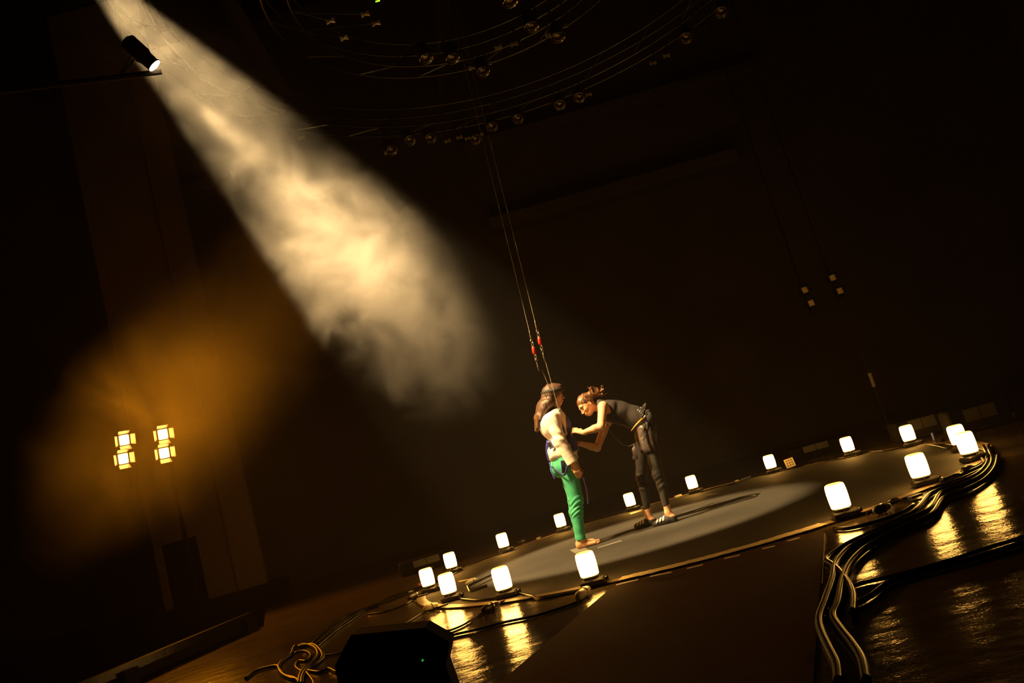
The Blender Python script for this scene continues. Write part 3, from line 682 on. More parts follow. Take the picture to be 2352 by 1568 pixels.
# ------------------------------------------------------------------ sculpting in a distance grid, meshed with surface nets
class Field:
    def __init__(s, lo, hi, h):
        s.h = h; s.lo = np.array(lo, float); n = np.ceil((np.array(hi) - s.lo) / h).astype(int) + 1
        s.ax = [(s.lo[i] + h * np.arange(n[i])).astype(np.float32) for i in range(3)]
        s.v = np.full(tuple(n), .08, np.float32)
    def sub(s, lo, hi):
        sl = []
        for i in range(3):
            a = int(np.clip(math.floor((lo[i] - s.lo[i]) / s.h), 0, len(s.ax[i]) - 1)); b = int(np.clip(math.ceil((hi[i] - s.lo[i]) / s.h) + 1, a + 1, len(s.ax[i])))
            sl.append(slice(a, b))
        G = np.stack(np.meshgrid(*[s.ax[i][sl[i]] for i in range(3)], indexing='ij'), -1)
        return tuple(sl), G
    def put(s, sl, d, k, op):
        v = s.v[sl]
        if op == 'u':
            h = np.clip(.5 + .5 * (v - d) / k, 0, 1); s.v[sl] = v * (1 - h) + d * h - k * h * (1 - h)
        elif op == 's':
            d = -d; h = np.clip(.5 - .5 * (v - d) / k, 0, 1); s.v[sl] = v * (1 - h) + d * h + k * h * (1 - h)
        elif op == 'i':
            h = np.clip(.5 - .5 * (v - d) / k, 0, 1); s.v[sl] = v * (1 - h) + d * h + k * h * (1 - h)
    def cone(s, a, b, ra, rb, k=.02, op='u', flat=None, amt=1., warp=None):
        a = np.array(a, np.float32); b = np.array(b, np.float32); mr = max(ra, rb) * max(1, amt) + .03 + k
        sl, G = s.sub(np.minimum(a, b) - mr, np.maximum(a, b) + mr)
        ab = b - a; L = float(ab @ ab) + 1e-9
        t = np.clip(((G - a) @ ab) / L, 0, 1); q = G - a - t[..., None] * ab
        if flat is not None:
            n = np.array(flat, np.float32); n /= np.linalg.norm(n); q = q + (q @ n)[..., None] * n * (1 / amt - 1)
        d = np.linalg.norm(q, axis=-1) - (ra + t * (rb - ra))
        if flat is not None: d *= min(1, amt) if amt < 1 else 1
        if warp is not None: d = d + warp(G, t)
        s.put(sl, d.astype(np.float32), k, op)
    def ell(s, c, r, R=None, k=.02, op='u', warp=None):
        c = np.array(c, np.float32); r = np.array(r, np.float32); mr = r.max() + .03 + k
        sl, G = s.sub(c - mr, c + mr); q = G - c
        if R is not None: q = q @ np.array(R, np.float32)        # columns of R are the local axes
        k0 = np.linalg.norm(q / r, axis=-1); k1 = np.linalg.norm(q / (r * r), axis=-1) + 1e-6
        d = k0 * (k0 - 1) / k1
        if warp is not None: d = d + warp(G, None)
        s.put(sl, d.astype(np.float32), k, op)
    def cut(s, p, n, k=.006, lo=None, hi=None):      # removes the side n points to
        lo = s.lo if lo is None else lo; hi = s.lo + s.h * np.array(s.v.shape) if hi is None else hi
        sl, G = s.sub(lo, hi); n = np.array(n, np.float32); n /= np.linalg.norm(n)
        s.put(sl, ((G - np.array(p, np.float32)) @ n).astype(np.float32), k, 'i')
    def mesh(s, name, material, parent, o0):
        v = s.v; ins = v < 0; n = v.shape
        cnt = np.zeros((n[0] - 1, n[1] - 1, n[2] - 1), np.float32); acc = np.zeros(cnt.shape + (3,), np.float32)
        cor = [(i, j, k) for i in (0, 1) for j in (0, 1) for k in (0, 1)]
        def c(a): return v[a[0]:n[0] - 1 + a[0], a[1]:n[1] - 1 + a[1], a[2]:n[2] - 1 + a[2]]
        act = np.zeros(cnt.shape, bool); first = ins[:-1, :-1, :-1]
        for a in cor: act |= (ins[a[0]:n[0] - 1 + a[0], a[1]:n[1] - 1 + a[1], a[2]:n[2] - 1 + a[2]] != first)
        idx = np.argwhere(act)
        num = np.zeros((len(idx),), np.float32); ac = np.zeros((len(idx), 3), np.float32)
        for a in cor:
            for d in range(3):
                if a[d]: continue
                b = list(a); b[d] = 1; b = tuple(b)
                va = v[idx[:, 0] + a[0], idx[:, 1] + a[1], idx[:, 2] + a[2]]; vb = v[idx[:, 0] + b[0], idx[:, 1] + b[1], idx[:, 2] + b[2]]
                m_ = (va < 0) != (vb < 0); t = np.where(m_, va / np.where(m_, va - vb, 1), 0)
                p = np.tile(np.array(a, np.float32), (len(idx), 1)); p[:, d] = t
                ac += p * m_[:, None]; num += m_
        P = (idx + ac / num[:, None]) * s.h + s.lo
        ids = -np.ones(cnt.shape, np.int64); ids[tuple(idx.T)] = np.arange(len(idx))
        Q = []
        for d in range(3):
            e1, e2 = [(1, 2), (2, 0), (0, 1)][d]
            sa = [slice(None)] * 3; sb = [slice(None)] * 3; sa[d] = slice(0, -1); sb[d] = slice(1, None)
            ch = ins[tuple(sa)] != ins[tuple(sb)]; w_ = np.argwhere(ch)
            w_ = w_[(w_[:, e1] > 0) & (w_[:, e2] > 0) & (w_[:, e1] < n[e1] - 1) & (w_[:, e2] < n[e2] - 1)]
            inside = ins[tuple(w_.T)]
            def g(o1, o2):
                u = w_.copy(); u[:, e1] -= o1; u[:, e2] -= o2; return ids[tuple(u.T)]
            q = np.stack([g(0, 0), g(1, 0), g(1, 1), g(0, 1)], 1); q[~inside] = q[~inside][:, ::-1]; Q.append(q)
        Q = np.concatenate(Q); Q = Q[(Q >= 0).all(1)]
        me = bpy.data.meshes.new(name); me.vertices.add(len(P)); me.vertices.foreach_set('co', (P - np.array(o0)).astype(np.float32).ravel())
        me.loops.add(Q.size); me.loops.foreach_set('vertex_index', Q.ravel().astype(np.int32))
        me.polygons.add(len(Q)); me.polygons.foreach_set('loop_start', (np.arange(len(Q)) * 4).astype(np.int32))
        me.materials.append(material); me.update(calc_edges=True); me.validate(); smooth(me)
        o = bpy.data.objects.new(name, me); sc.collection.objects.link(o); o.parent = parent
        return o
def N3(v): v = np.array(v, float); return v / np.linalg.norm(v)
def frame(f, u):
    f = N3(f); u = np.array(u, float); u = N3(u - f * (u @ f)); s_ = np.cross(u, f); return f, u, s_      # forward, up, left
def Z1(x, y, Y):
    p = aty(1180 + x / 3.7325, 860 + y / 3.7325, Y); return np.array(p)
def folds(freq, amp, ax, ph=0., seed=0.):
    ax = np.array(ax, np.float32)
    def f(G, t):
        u = G @ ax
        return amp * .6 * (1 + .8 * np.sin(u * 11 + seed * 3 + G[..., 1] * 19)) * np.sin(u * freq * .7 + ph + 2.6 * np.sin(G[..., 0] * 23 + seed) + 1.3 * np.sin(G[..., 1] * 31 + seed * 2) + 1.5 * np.sin(G[..., 2] * 17 + seed))
    return f
def hand(F, wrist, d, palm, side, curl, spread=.1, size=1.0, thumb_in=.5):
    """d: along the hand, palm: direction the palm faces, side: +1/-1 thumb side. Fingers curl toward palm."""
    d = N3(d); palm = np.array(palm, float); palm = N3(palm - d * (palm @ d)); x = np.cross(d, palm) * side      # x points to the thumb side
    w0 = np.array(wrist, float); s = size
    F.cone(w0 - d * .01, w0 + d * .03 * s, .023 * s, .026 * s, .012, flat=palm, amt=.72)
    for i, off in enumerate((.026, .009, -.009, -.026)):
        F.cone(w0 + d * .02 * s + x * off * .5 * s, w0 + d * .082 * s + x * off * s, .013 * s, .0115 * s, .01)
    L = (.043, .048, .045, .035)
    for i, off in enumerate((.026, .009, -.009, -.027)):
        p = w0 + d * .084 * s + x * off * s; dd = N3(d + x * spread * (1.2 - i * .8) * .6); a = 0
        for j, (fr_, r0, r1) in enumerate(((1, .0095, .0088), (.68, .0088, .008), (.55, .008, .0068))):
            a += curl[i] * (.75, .9, .6)[j]
            v = dd * math.cos(a) + palm * math.sin(a); q = p + v * L[i] * fr_ * s
            F.cone(p, q, r0 * s, r1 * s, .0035); p = q
    p = w0 + d * .022 * s + x * .022 * s + palm * .006; v1 = N3(d * .75 + x * .75 + palm * .35)
    q = p + v1 * .038 * s; F.cone(p, q, .014 * s, .0115 * s, .008)
    v2 = N3(d * .95 + x * (.25 - thumb_in * .3) + palm * (.3 + thumb_in * .5)); r = q + v2 * .032 * s; F.cone(q, r, .0112 * s, .0095 * s, .004)
    v3 = N3(d * .95 + x * (-thumb_in * .3) + palm * (.3 + thumb_in * .6)); F.cone(r, r + v3 * .024 * s, .0095 * s, .0078 * s, .004)
def head(F, c, f, u, s=1.0):
    """c: centre of the skull, f: facing, u: crown"""
    f, u, l = frame(f, u); R = np.stack([f, u, l], 1); P = lambda a, b, cc=0: c + (f * a + u * b + l * cc) * s
    F.ell(P(-.012, .022), np.array((.093, .088, .074)) * s, R, .02)
    F.ell(P(.022, -.03), np.array((.066, .078, .057)) * s, R, .03)
    F.ell(P(.052, -.078), np.array((.030, .026, .030)) * s, R, .03)           # chin and jaw
    for q in (1, -1):
        F.cone(P(-.015, -.045, q * .052), P(.045, -.082, q * .022), .014 * s, .013 * s, .025)
        F.ell(P(.062, -.022, q * .034), np.array((.02, .018, .019)) * s, R, .022)  # cheek
        F.ell(P(.083, .004, q * .030), np.array((.010, .013, .017)) * s, R, .010, op='s')   # eye socket
        F.ell(P(.073, .002, q * .030), np.array((.0125, .011, .0135)) * s, R, .006)          # lidded eye
        F.ell(P(-.008, -.012, q * .074), np.array((.016, .028, .007)) * s, R, .008)          # ear
        F.ell(P(-.004, -.012, q * .080), np.array((.008, .016, .005)) * s, R, .004, op='s')
        F.cone(P(.080, .022, q * .012), P(.072, .026, q * .046), .007 * s, .006 * s, .012)     # brow
    F.cone(P(.083, .008), P(.108, -.030), .0075 * s, .0105 * s, .010)          # nose bridge
    for q in (1, -1): F.ell(P(.098, -.034, q * .010), np.array((.010, .008, .008)) * s, R, .006)
    F.cone(P(.088, -.056, .018), P(.088, -.056, -.018), .0055 * s, .0055 * s, .006); F.cone(P(.094, -.0545, .006), P(.094, -.0545, -.006), .0055 * s, .0055 * s, .006)
    F.cone(P(.086, -.067, .013), P(.086, -.067, -.013), .007 * s, .007 * s, .007)
    F.cone(P(.087, -.0612, .022), P(.087, -.0612, -.022), .0022 * s, .0022 * s, .003, op='s')
    return P, R
def skin_mat(name, col):
    m = mat(name, col, .48, spec=.4, bump=(180, .08, .0006), var=(14, .08))
    b = m.node_tree.nodes['Principled BSDF']; b.inputs['Subsurface Weight'].default_value = .0
    return m
def hair_mat(name, c0, c1):
    m = bpy.data.materials.new(name); m.use_nodes = True; nt = m.node_tree; b = nt.nodes['Principled BSDF']; b.inputs['Roughness'].default_value = .42
    tc = nt.nodes.new('ShaderNodeTexCoord'); mp = nt.nodes.new('ShaderNodeMapping'); mp.inputs['Scale'].default_value = (90, 90, 9)
    n = nt.nodes.new('ShaderNodeTexNoise'); n.inputs['Scale'].default_value = 1; n.inputs['Detail'].default_value = 4; n.inputs['Distortion'].default_value = .6
    nt.links.new(tc.outputs['Object'], mp.inputs[0]); nt.links.new(mp.outputs[0], n.inputs['Vector'])
    r = nt.nodes.new('ShaderNodeValToRGB'); r.color_ramp.elements[0].color = (*c0, 1); r.color_ramp.elements[1].color = (*c1, 1)
    r.color_ramp.elements[0].position = .35; r.color_ramp.elements[1].position = .68
    nt.links.new(n.outputs['Fac'], r.inputs[0]); nt.links.new(r.outputs[0], b.inputs['Base Color'])
    bp = nt.nodes.new('ShaderNodeBump'); bp.inputs['Distance'].default_value = .006; bp.inputs['Strength'].default_value = .9
    nt.links.new(n.outputs['Fac'], bp.inputs['Height']); nt.links.new(bp.outputs[0], b.inputs['Normal'])
    return m
M['skin'] = skin_mat('skin_light', (.55, .30, .19)); M['skin2'] = skin_mat('skin_warm', (.64, .35, .20))
M['hair_brown'] = hair_mat('brown_hair', (.012, .006, .004), (.12, .055, .03)); M['hair_dark'] = hair_mat('auburn_hair', (.02, .008, .004), (.26, .11, .04))
M['jacket'] = mat('cream_blouse', (.76, .66, .58), .75, bump=(9, .5, .016), sheen=.2)
M['green'] = mat('green_denim', (.04, .37, .20), .7, bump=(60, .3, .003), var=(20, .12))
M['navy'] = mat('navy_webbing', (.03, .035, .20), .6, bump=(80, .3, .002))
M['blue'] = mat('blue_strap', (.05, .06, .5), .5)
M['black_cloth'] = mat('black_cloth', (.02, .017, .016), .75, bump=(60, .3, .003))
M['tank'] = mat('faded_black_top', (.024, .018, .018), .8, bump=(40, .3, .003))
M['nylon'] = mat('grey_brown_nylon', (.05, .036, .033), .45, bump=(28, .7, .008), var=(16, .25))
M['legging'] = mat('dark_leggings', (.016, .013, .011), .7, bump=(35, .25, .004))
M['sock_white'] = mat('white_straps', (.8, .76, .7), .6)
M['orange'] = mat('orange_handle', (.8, .28, .02), .4)
M['sclera'] = mat('eye_white', (.75, .7, .65), .25); M['brow'] = mat('eyebrow', (.06, .03, .015), .8)
M['lips'] = mat('lips', (.5, .14, .1), .4)

def eyes_and_brows(P, R, root, o0, s, closed=False):
    for q in (1, -1):
        T = Matrix.Translation(Vector(P(.0745, .001, q * .030)) - Vector(o0))
        MB().lathe([(.0005, -.0125 * s), (.007 * s, -.0105 * s), (.0115 * s, -.005 * s), (.0122 * s, 0), (.0115 * s, .005 * s), (.007 * s, .0105 * s), (.0005, .0125 * s)], 14, T).build('eyelid' if closed else 'eye', M['brow'] if closed else M['sclera'], root, True)
        pts = [Vector(P(a, b, q * c_)) - Vector(o0) for a, b, c_ in ((.090, .024, .012), (.088, .029, .026), (.078, .026, .044))]
        MB().tube(catmull(pts, 4), .0035 * s, 6).build('eyebrow', M['brow'], root, True)

# ================= standing woman in green trousers =================
PY_ = 8.2
g0 = onz(1345, 1262); g0.z = .0135
G0 = np.array((g0.x, PY_, .0135))
wg = empty('person', tuple(G0), 'barefoot person in green trousers and cream blouse, standing in a blue harness on two wires', 'person')
YN, YF = 8.11, 8.29       # near and far side of the legs
xoff = lambda p, dx: p + np.array((dx, 0, 0))
lo = Z1(150, 60, 8.2) - .1; F = Field((G0[0] - .62, 7.86, 0.0), (G0[0] + .50, 8.56, 1.78), .0046)
hip = Z1(440, 745, 8.2); chest = Z1(365, 430, 8.2); waist = Z1(415, 600, 8.2); neckb = Z1(365, 305, 8.2)
hc = Z1(342, 178, 8.19)
ff, uu = (1, -.18, -.22), (.18, 0, 1)
Pg, Rg = None, None
# torso
F.ell(hip, (.115, .155, .12), k=.03); F.ell(waist, (.10, .13, .12), k=.05); F.ell(chest, (.115, .165, .15), k=.05)
F.cone(neckb + (0, 0, -.04), hc + np.array((-.02, 0, -.05)), .055, .05, .03)
Pg, Rg = head(F, hc, ff, uu, .98)
legs = {}
for nm, yy, dx in (('n', YN, .0), ('f', YF, -.025)):
    a = xoff(Z1(462, 790, yy), 0); kn = xoff(Z1(541, 1075, yy), dx); an = xoff(Z1(572, 1400, yy), dx); heel = xoff(Z1(570, 1480, yy), dx)
    an[2] = .10; an[0] += .022 if nm == 'f' else 0; legs[nm] = (a, kn, an)
    F.cone(a, kn, .088, .052, .03); F.cone(kn, kn + (an - kn) * .3 + np.array((-.012, 0, 0)), .050, .050, .03); F.cone(kn + (an - kn) * .3, an, .049, .034, .03)
    # foot
    z0 = .0135; hx = an[0] - .03
    F.ell((hx, yy, z0 + .028), (.036, .030, .033), k=.02); F.cone((an[0], yy, .085), (hx + .02, yy, z0 + .04), .036, .036, .02)
    F.cone((hx + .02, yy, z0 + .045), (hx + .14, yy - .004, z0 + .026), .036, .026, .02, flat=(0, 0, 1), amt=.85)
    F.cone((hx + .03, yy + .02, z0 + .018), (hx + .14, yy + .026, z0 + .015), .020, .017, .015); F.cone((hx + .04, yy - .02, z0 + .02), (hx + .155, yy - .026, z0 + .018), .02, .019, .015)
    sg = 1 if nm == 'n' else -1
    for i in range(5):
        oy = (.028 - i * .0145) * sg; lx = (.205, .203, .197, .188, .177)[i]; r = (.0125, .0085, .008, .0078, .0075)[i]
        F.cone((hx + .135, yy + oy, z0 + .016), (hx + lx, yy + oy * 1.08, z0 + r + .001), r * 1.1, r, .005)
# arms
shN, elN, wrN = Z1(330, 375, 8.05), Z1(395, 570, 8.0), Z1(510, 765, 8.0)
F.cone(chest + (0, -.12, .05), shN, .06, .055, .03); F.cone(shN, elN, .052, .040, .02); F.cone(elN, wrN, .041, .026, .02)
hand(F, wrN, Z1(555, 860, 7.995) - wrN, (.35, 1, -.1), -1, (.55, .6, .7, .8), .05, 1.0)
shF, elF, wrF = Z1(395, 380, 8.36), Z1(440, 570, 8.40), Z1(520, 740, 8.37)
F.cone(chest + (0, .12, .05), shF, .06, .055, .03); F.cone(shF, elF, .052, .040, .02); F.cone(elF, wrF, .041, .026, .02)
hand(F, wrF, Z1(560, 850, 8.36) - wrF, (.35, -1, -.1), 1, (.5, .55, .6, .7), .05, 1.0)
F.mesh('body', M['skin2'], wg, G0)
eyes_and_brows(Pg, Rg, wg, G0, .98)
# trousers
F = Field((G0[0] - .42, 7.95, .06), (G0[0] + .30, 8.45, .95), .0046)
F.ell(hip + (0, 0, .02), (.128, .168, .13), k=.03); F.ell(Z1(395, 800, 8.2), (.10, .14, .10), k=.05)
for nm in 'nf':
    a, kn, an = legs[nm]
    F.cone(a, kn, .098, .064, .03, warp=folds(70, .002, (.5, 0, .86), seed=.3)); F.cone(kn, kn + (an - kn) * .3 + np.array((-.012, 0, 0)), .063, .059, .03, warp=folds(190, .006, (-.15, .3, 1)))
    F.cone(kn + (an - kn) * .3 + np.array((-.012, 0, 0)), an, .059, .046, .03, warp=folds(60, .002, (.2, .2, .9), seed=2)); F.cone(an, an - np.array((0, 0, .03)), .046, .046, .03)
F.cut((0, 0, .105), (-.1, 0, -1)); 
F.cone(legs['n'][2] + np.array((0, 0, .02)), legs['n'][2] - np.array((0, 0, .06)), .040, .040, .003, 's'); F.cone(legs['f'][2] + np.array((0, 0, .02)), legs['f'][2] - np.array((0, 0, .06)), .040, .040, .003, 's')
F.mesh('trousers', M['green'], wg, G0)
# blouse
F = Field((G0[0] - .60, 7.85, .70), (G0[0] + .40, 8.58, 1.50), .0046)
wrk = folds(48, .0035, (.6, .3, .8), seed=1.2)
F.ell(chest, (.130, .180, .15), k=.05, warp=wrk); F.ell(Z1(300, 430, 8.2), (.10, .16, .15), k=.05, warp=wrk); F.ell(waist, (.135, .165, .14), k=.05, warp=wrk); F.ell(Z1(425, 665, 8.2), (.145, .178, .11), k=.04, warp=wrk)
F.ell(Z1(345, 690, 8.2), (.07, .15, .075), k=.04, warp=wrk)
F.cone(neckb + (-.01, .08, -.05), neckb + (-.01, -.08, -.05), .065, .065, .04)
slv = folds(110, .004, (.25, .2, .95), seed=.6)
for sh, el, wr in ((shN, elN, wrN), (shF, elF, wrF)):
    c_ = el + (wr - el) * .92
    F.cone(sh + (0, 0, .0), el, .068, .060, .03, warp=slv); F.cone(el, c_, .060, .058, .02, warp=slv)
    F.cone(c_, c_ + (wr - el) * .2, .064, .064, .003, 's') if 0 else None
F.ell(neckb + (.03, 0, .045), (.075, .065, .05), k=.01, op='s')
cN = elN + (wrN - elN) * 1.0; nD = N3(wrN - elN)
for (sh, el, wr) in ((shN, elN, wrN), (shF, elF, wrF)):
    c_ = el + (wr - el) * .97; F.cut(c_, nD, .004, lo=c_ - .12, hi=c_ + np.array((.12, .09 if wr is wrN else .12, .12)))
    F.cone(c_ - nD * .03, c_ + nD * .06, .044, .044, .003, 's')
F.cut(Z1(350, 752, 8.2), N3((.28, 0, -1)), .006, lo=(G0[0] - .6, 8.07, .7), hi=(G0[0] + .4, 8.34, .90)) 
F.mesh('blouse', M['jacket'], wg, G0)
# hair
F = Field((G0[0] - .60, 7.98, 1.02), (G0[0] + .32, 8.42, 1.80), .004)
hw = folds(95, .0035, (.9, .5, .15), seed=.9)
f_, u_, l_ = frame(ff, uu)
F.ell(hc + f_ * .055 + u_ * .075, (.055, .045, .062), Rg, .03, warp=hw)
F.ell(hc + u_ * .028 - f_ * .012, (.104, .1, .087), Rg, .02, warp=hw)
for q, k_ in ((1, 1), (-1, 1)):
    F.cone(hc + l_ * q * .05 - f_ * .02 + u_ * .02, hc + l_ * q * .062 - f_ * .01 - u_ * .10, .042, .032, .03, warp=hw)
F.cone(hc - f_ * .04, Z1(250, 300, 8.2), .085, .085, .04, flat=(1, 0, 0), amt=.7, warp=hw)
for yy, (x1, y1), (x2, y2), (x3, y3), r in ((8.13, (262, 260), (228, 350), (205, 455), .042), (8.2, (245, 270), (212, 370), (196, 480), .045), (8.27, (262, 260), (222, 360), (212, 470), .04), (8.10, (300, 240), (262, 300), (232, 380), .035)):
    a, b, c_ = Z1(x1, y1, yy), Z1(x2, y2, yy + .01), Z1(x3, y3, yy)
    F.cone(a, b, r * 1.15, r, .03, warp=hw); F.cone(b, c_, r, r * .45, .02, warp=hw)
F.ell(hc + f_ * .120 - u_ * .045, (.068, .075, .070), Rg, .012, op='s')
F.mesh('hair', M['hair_brown'], wg, G0)
# headband with pack
def V0(p): return Vector(p) - Vector(G0)
bpts = []
for i in range(36):
    a = 2 * math.pi * i / 36; bpts.append(V0(hc + f_ * (.114 * math.cos(a) - .010) + l_ * .101 * math.sin(a) + u_ * (.045 + .012 * math.cos(a))))
hb_ = MB().tube(bpts, .017, 8, True, flat=(.35, 1)).build('headband', M['black_cloth'], wg, True)
for px in ((240, 150), (330, 165)):
    q = V0(Z1(*px, 8.095)); MB().box((-.006, -.004, -.006), (.006, .004, .006), Matrix.Translation(q)).build('metal_clip', M['steel'], wg)
# harness
hs = MB()
def strap(pts, r, flat=(.3, 1), name='harness_strap', material='navy', n=6):
    return MB().tube(catmull([V0(p) for p in pts], n), r, 8, flat=flat).build(name, M[material], wg, True)
F = Field((G0[0] - .40, 7.98, .70), (G0[0] + .22, 8.42, 1.42), .0046)
F.ell(chest + (.045, 0, -.015), (.105, .145, .12), k=.04); F.ell(waist + (.03, 0, -.0), (.128, .155, .12), k=.05); F.ell(Z1(460, 660, 8.2), (.128, .165, .07), k=.04)
F.cut(Z1(392, 520, 8.2), N3((-1, 0, .10)), .01)
F.cut(Z1(420, 385, 8.2), N3((-.6, 0, 1)), .01); F.cut(Z1(480, 672, 8.2), (0, 0, -1), .01)
F.mesh('harness_vest', M['navy'], wg, G0)
strap([Z1(402, 345, 8.075), Z1(408, 380, 8.06), Z1(420, 430, 8.05), Z1(440, 500, 8.04)], .02)
strap([Z1(390, 285, 8.08), Z1(398, 345, 8.07)], .011, (.6, 1), material='black_cloth')
strap([Z1(290, 565, 8.12), Z1(283, 600, 8.10), Z1(282, 660, 8.10), Z1(300, 740, 8.10)], .012, material='blue')
strap([Z1(305, 750, 8.08), Z1(318, 800, 8.07), Z1(335, 860, 8.07), Z1(352, 895, 8.07)], .008, material='blue')
strap([Z1(325, 790, 8.10), Z1(370, 825, 8.035), Z1(430, 862, 8.0), Z1(455, 800, 8.0), Z1(470, 760, 8.02)], .010, (.5, 1), material='navy')
strap([Z1(420, 735, 8.0), Z1(426, 790, 8.0), Z1(430, 845, 8.0)], .032, (1, .15), material='navy')
strap([Z1(600, 880, 8.42), Z1(622, 960, 8.42), Z1(636, 1040, 8.42), Z1(640, 1110, 8.42)], .016, material='blue')
MB().box((-.016, -.006, -.034), (.016, .006, .034), Matrix.Translation(V0(Z1(312, 600, 8.04))) @ Matrix.Rotation(-.25, 4, 'Y'), bev=.004).build('buckle', M['steel'], wg)
MB().box((-.024, -.005, -.042), (.024, .003, .042), Matrix.Translation(V0(Z1(312, 600, 8.048))) @ Matrix.Rotation(-.25, 4, 'Y'), bev=.002).build('buckle_pad', M['blue'], wg)
for i, px in enumerate(((388, 290), (392, 318), (396, 340))):
    q = V0(Z1(*px, 8.066)); MB().tube([q + Vector((.011 * math.cos(a), -.004, .014 * math.sin(a))) for a in np.linspace(0, 6.283, 11)[:-1]], .003, 6, True).build('metal_ring', M['steel'], wg, True)

# ================= bending helper =================
H0 = np.array((float(onz(1500, 1213).x), 8.25, .0135))
wh = empty('person', tuple(H0), 'person in black bending forward to fasten the harness, tool belt and striped slip-on shoes', 'person')
def VH(p): return Vector(p) - Vector(H0)
hipN, hipF = Z1(1140, 470, 8.16), Z1(1110, 470, 8.34)
pel = Z1(1120, 430, 8.25); wai = Z1(1040, 370, 8.25); rib = Z1(920, 330, 8.25); che = Z1(830, 310, 8.25)
shN, elN, wrN = Z1(765, 275, 8.10), Z1(748, 445, 7.985), Z1(595, 498, 8.03)
shF, elF, wrF = Z1(800, 400, 8.40), Z1(715, 628, 8.42), Z1(572, 592, 8.28)
hc = Z1(622, 262, 8.2); ff, uu = (-.52, -.28, -.80), (-.72, 0, .52)
ff = N3(Z1(572, 340, 8.14) - Z1(640, 262, 8.2)); uu = N3(Z1(562, 190, 8.2) - Z1(640, 262, 8.2))
F = Field((H0[0] - .86, 7.86, 0.0), (H0[0] + .36, 8.56, 1.66), .0046)
F.ell(pel, (.105, .15, .11), k=.03)
tdir = N3(che - pel); sid = np.array((0, 1, 0)); tu = np.cross(sid, tdir); Rt = np.stack([tdir, sid, tu], 1)
F.ell(wai, (.13, .125, .095), Rt, .05); F.ell(rib, (.15, .14, .11), Rt, .05); F.ell(che, (.12, .16, .11), Rt, .04)
F.cone(Z1(775, 285, 8.24), Z1(680, 268, 8.22), .055, .048, .04)
Ph, Rh = head(F, hc, ff, uu, .95)
F.cone(che, shN, .06, .052, .03); F.cone(shN, elN, .050, .038, .02); F.cone(elN, elN + (wrN - elN) * .35, .039, .038, .02); F.cone(elN + (wrN - elN) * .35, wrN, .038, .025, .02)
F.cone(che, shF, .06, .052, .03); F.cone(shF, elF, .048, .036, .02); F.cone(elF, elF + (wrF - elF) * .35, .038, .037, .02); F.cone(elF + (wrF - elF) * .35, wrF, .037, .025, .02)
hand(F, wrN, Z1(520, 475, 8.06) - wrN, (-.2, .8, -.6), -1, (.5, .6, .7, .8), .08, .98)
hand(F, wrF, Z1(500, 590, 8.24) - wrF, (-.2, -.7, .6), -1, (.5, .55, .6, .7), .08, .98)
hl = {}
for nm, hp, kn, an, toe, heel in (('f', hipF, Z1(1090, 880, 8.36), Z1(1150, 1200, 8.38), onz(1180 + 1025 / 3.7325, 860 + 1340 / 3.7325), onz(1180 + 1190 / 3.7325, 860 + 1312 / 3.7325)),
                                  ('n', hipN, Z1(1235, 860, 8.12), Z1(1322, 1180, 8.12), onz(1180 + 1225 / 3.7325, 860 + 1305 / 3.7325), onz(1180 + 1375 / 3.7325, 860 + 1275 / 3.7325))):
    an = an.copy(); an[2] = .115
    F.cone(hp, kn, .075, .046, .03); m_ = kn + (an - kn) * .3 + np.array((.012, 0, 0)); F.cone(kn, m_, .044, .043, .03); F.cone(m_, an, .042, .031, .03)
    fd = np.array((toe.x - heel.x, (toe.y - heel.y) * .5, 0)); fd = N3(fd); hx = an + fd * -.03; hx[2] = .0
    F.cone(an, (hx[0], hx[1], .05), .034, .032, .02); F.cone((hx[0], hx[1], .05), tuple(hx[:2] + fd[:2] * .16) + (.035,), .033, .024, .03)
    hl[nm] = (hp, kn, an, m_, hx, fd)
F.mesh('body', M['skin2'], wh, H0)
eyes_and_brows(Ph, Rh, wh, H0, .95, True)
MB().tube([VH(Ph(.0915, -.0612, c_)) for c_ in (-.02, -.01, 0, .01, .02)], [.002, .004, .0048, .004, .002], 8).build('lips', M['lips'], wh, True)
# top
F = Field((H0[0] - .62, 7.98, .90), (H0[0] + .30, 8.50, 1.45), .0046)
tw = folds(60, .0025, (.8, .1, -.5), seed=.5)
F.ell(wai, (.15, .140, .108), Rt, .05, warp=tw); F.ell(rib, (.16, .152, .122), Rt, .05, warp=tw); F.ell(che, (.13, .160, .120), Rt, .04, warp=tw)
F.ell(Z1(1100, 400, 8.25), (.12, .155, .11), Rt, .05); F.cone(wai, pel + (0, 0, .02), .112, .112, .05, flat=(0, 1, 0), amt=1.35, warp=tw)
F.cone(Z1(830, 275, 8.15), Z1(735, 250, 8.17), .055, .045, .03); F.cone(Z1(830, 300, 8.34), Z1(735, 270, 8.31), .055, .045, .03)
F.ell(Z1(672, 262, 8.22), (.085, .09, .09), k=.01, op='s')
F.ell(shN + (-.03, -.035, -.015), (.075, .06, .075), k=.015, op='s'); F.ell(shF + (-.02, .05, 0), (.065, .07, .07), k=.015, op='s')
F.mesh('tank_top', M['tank'], wh, H0)
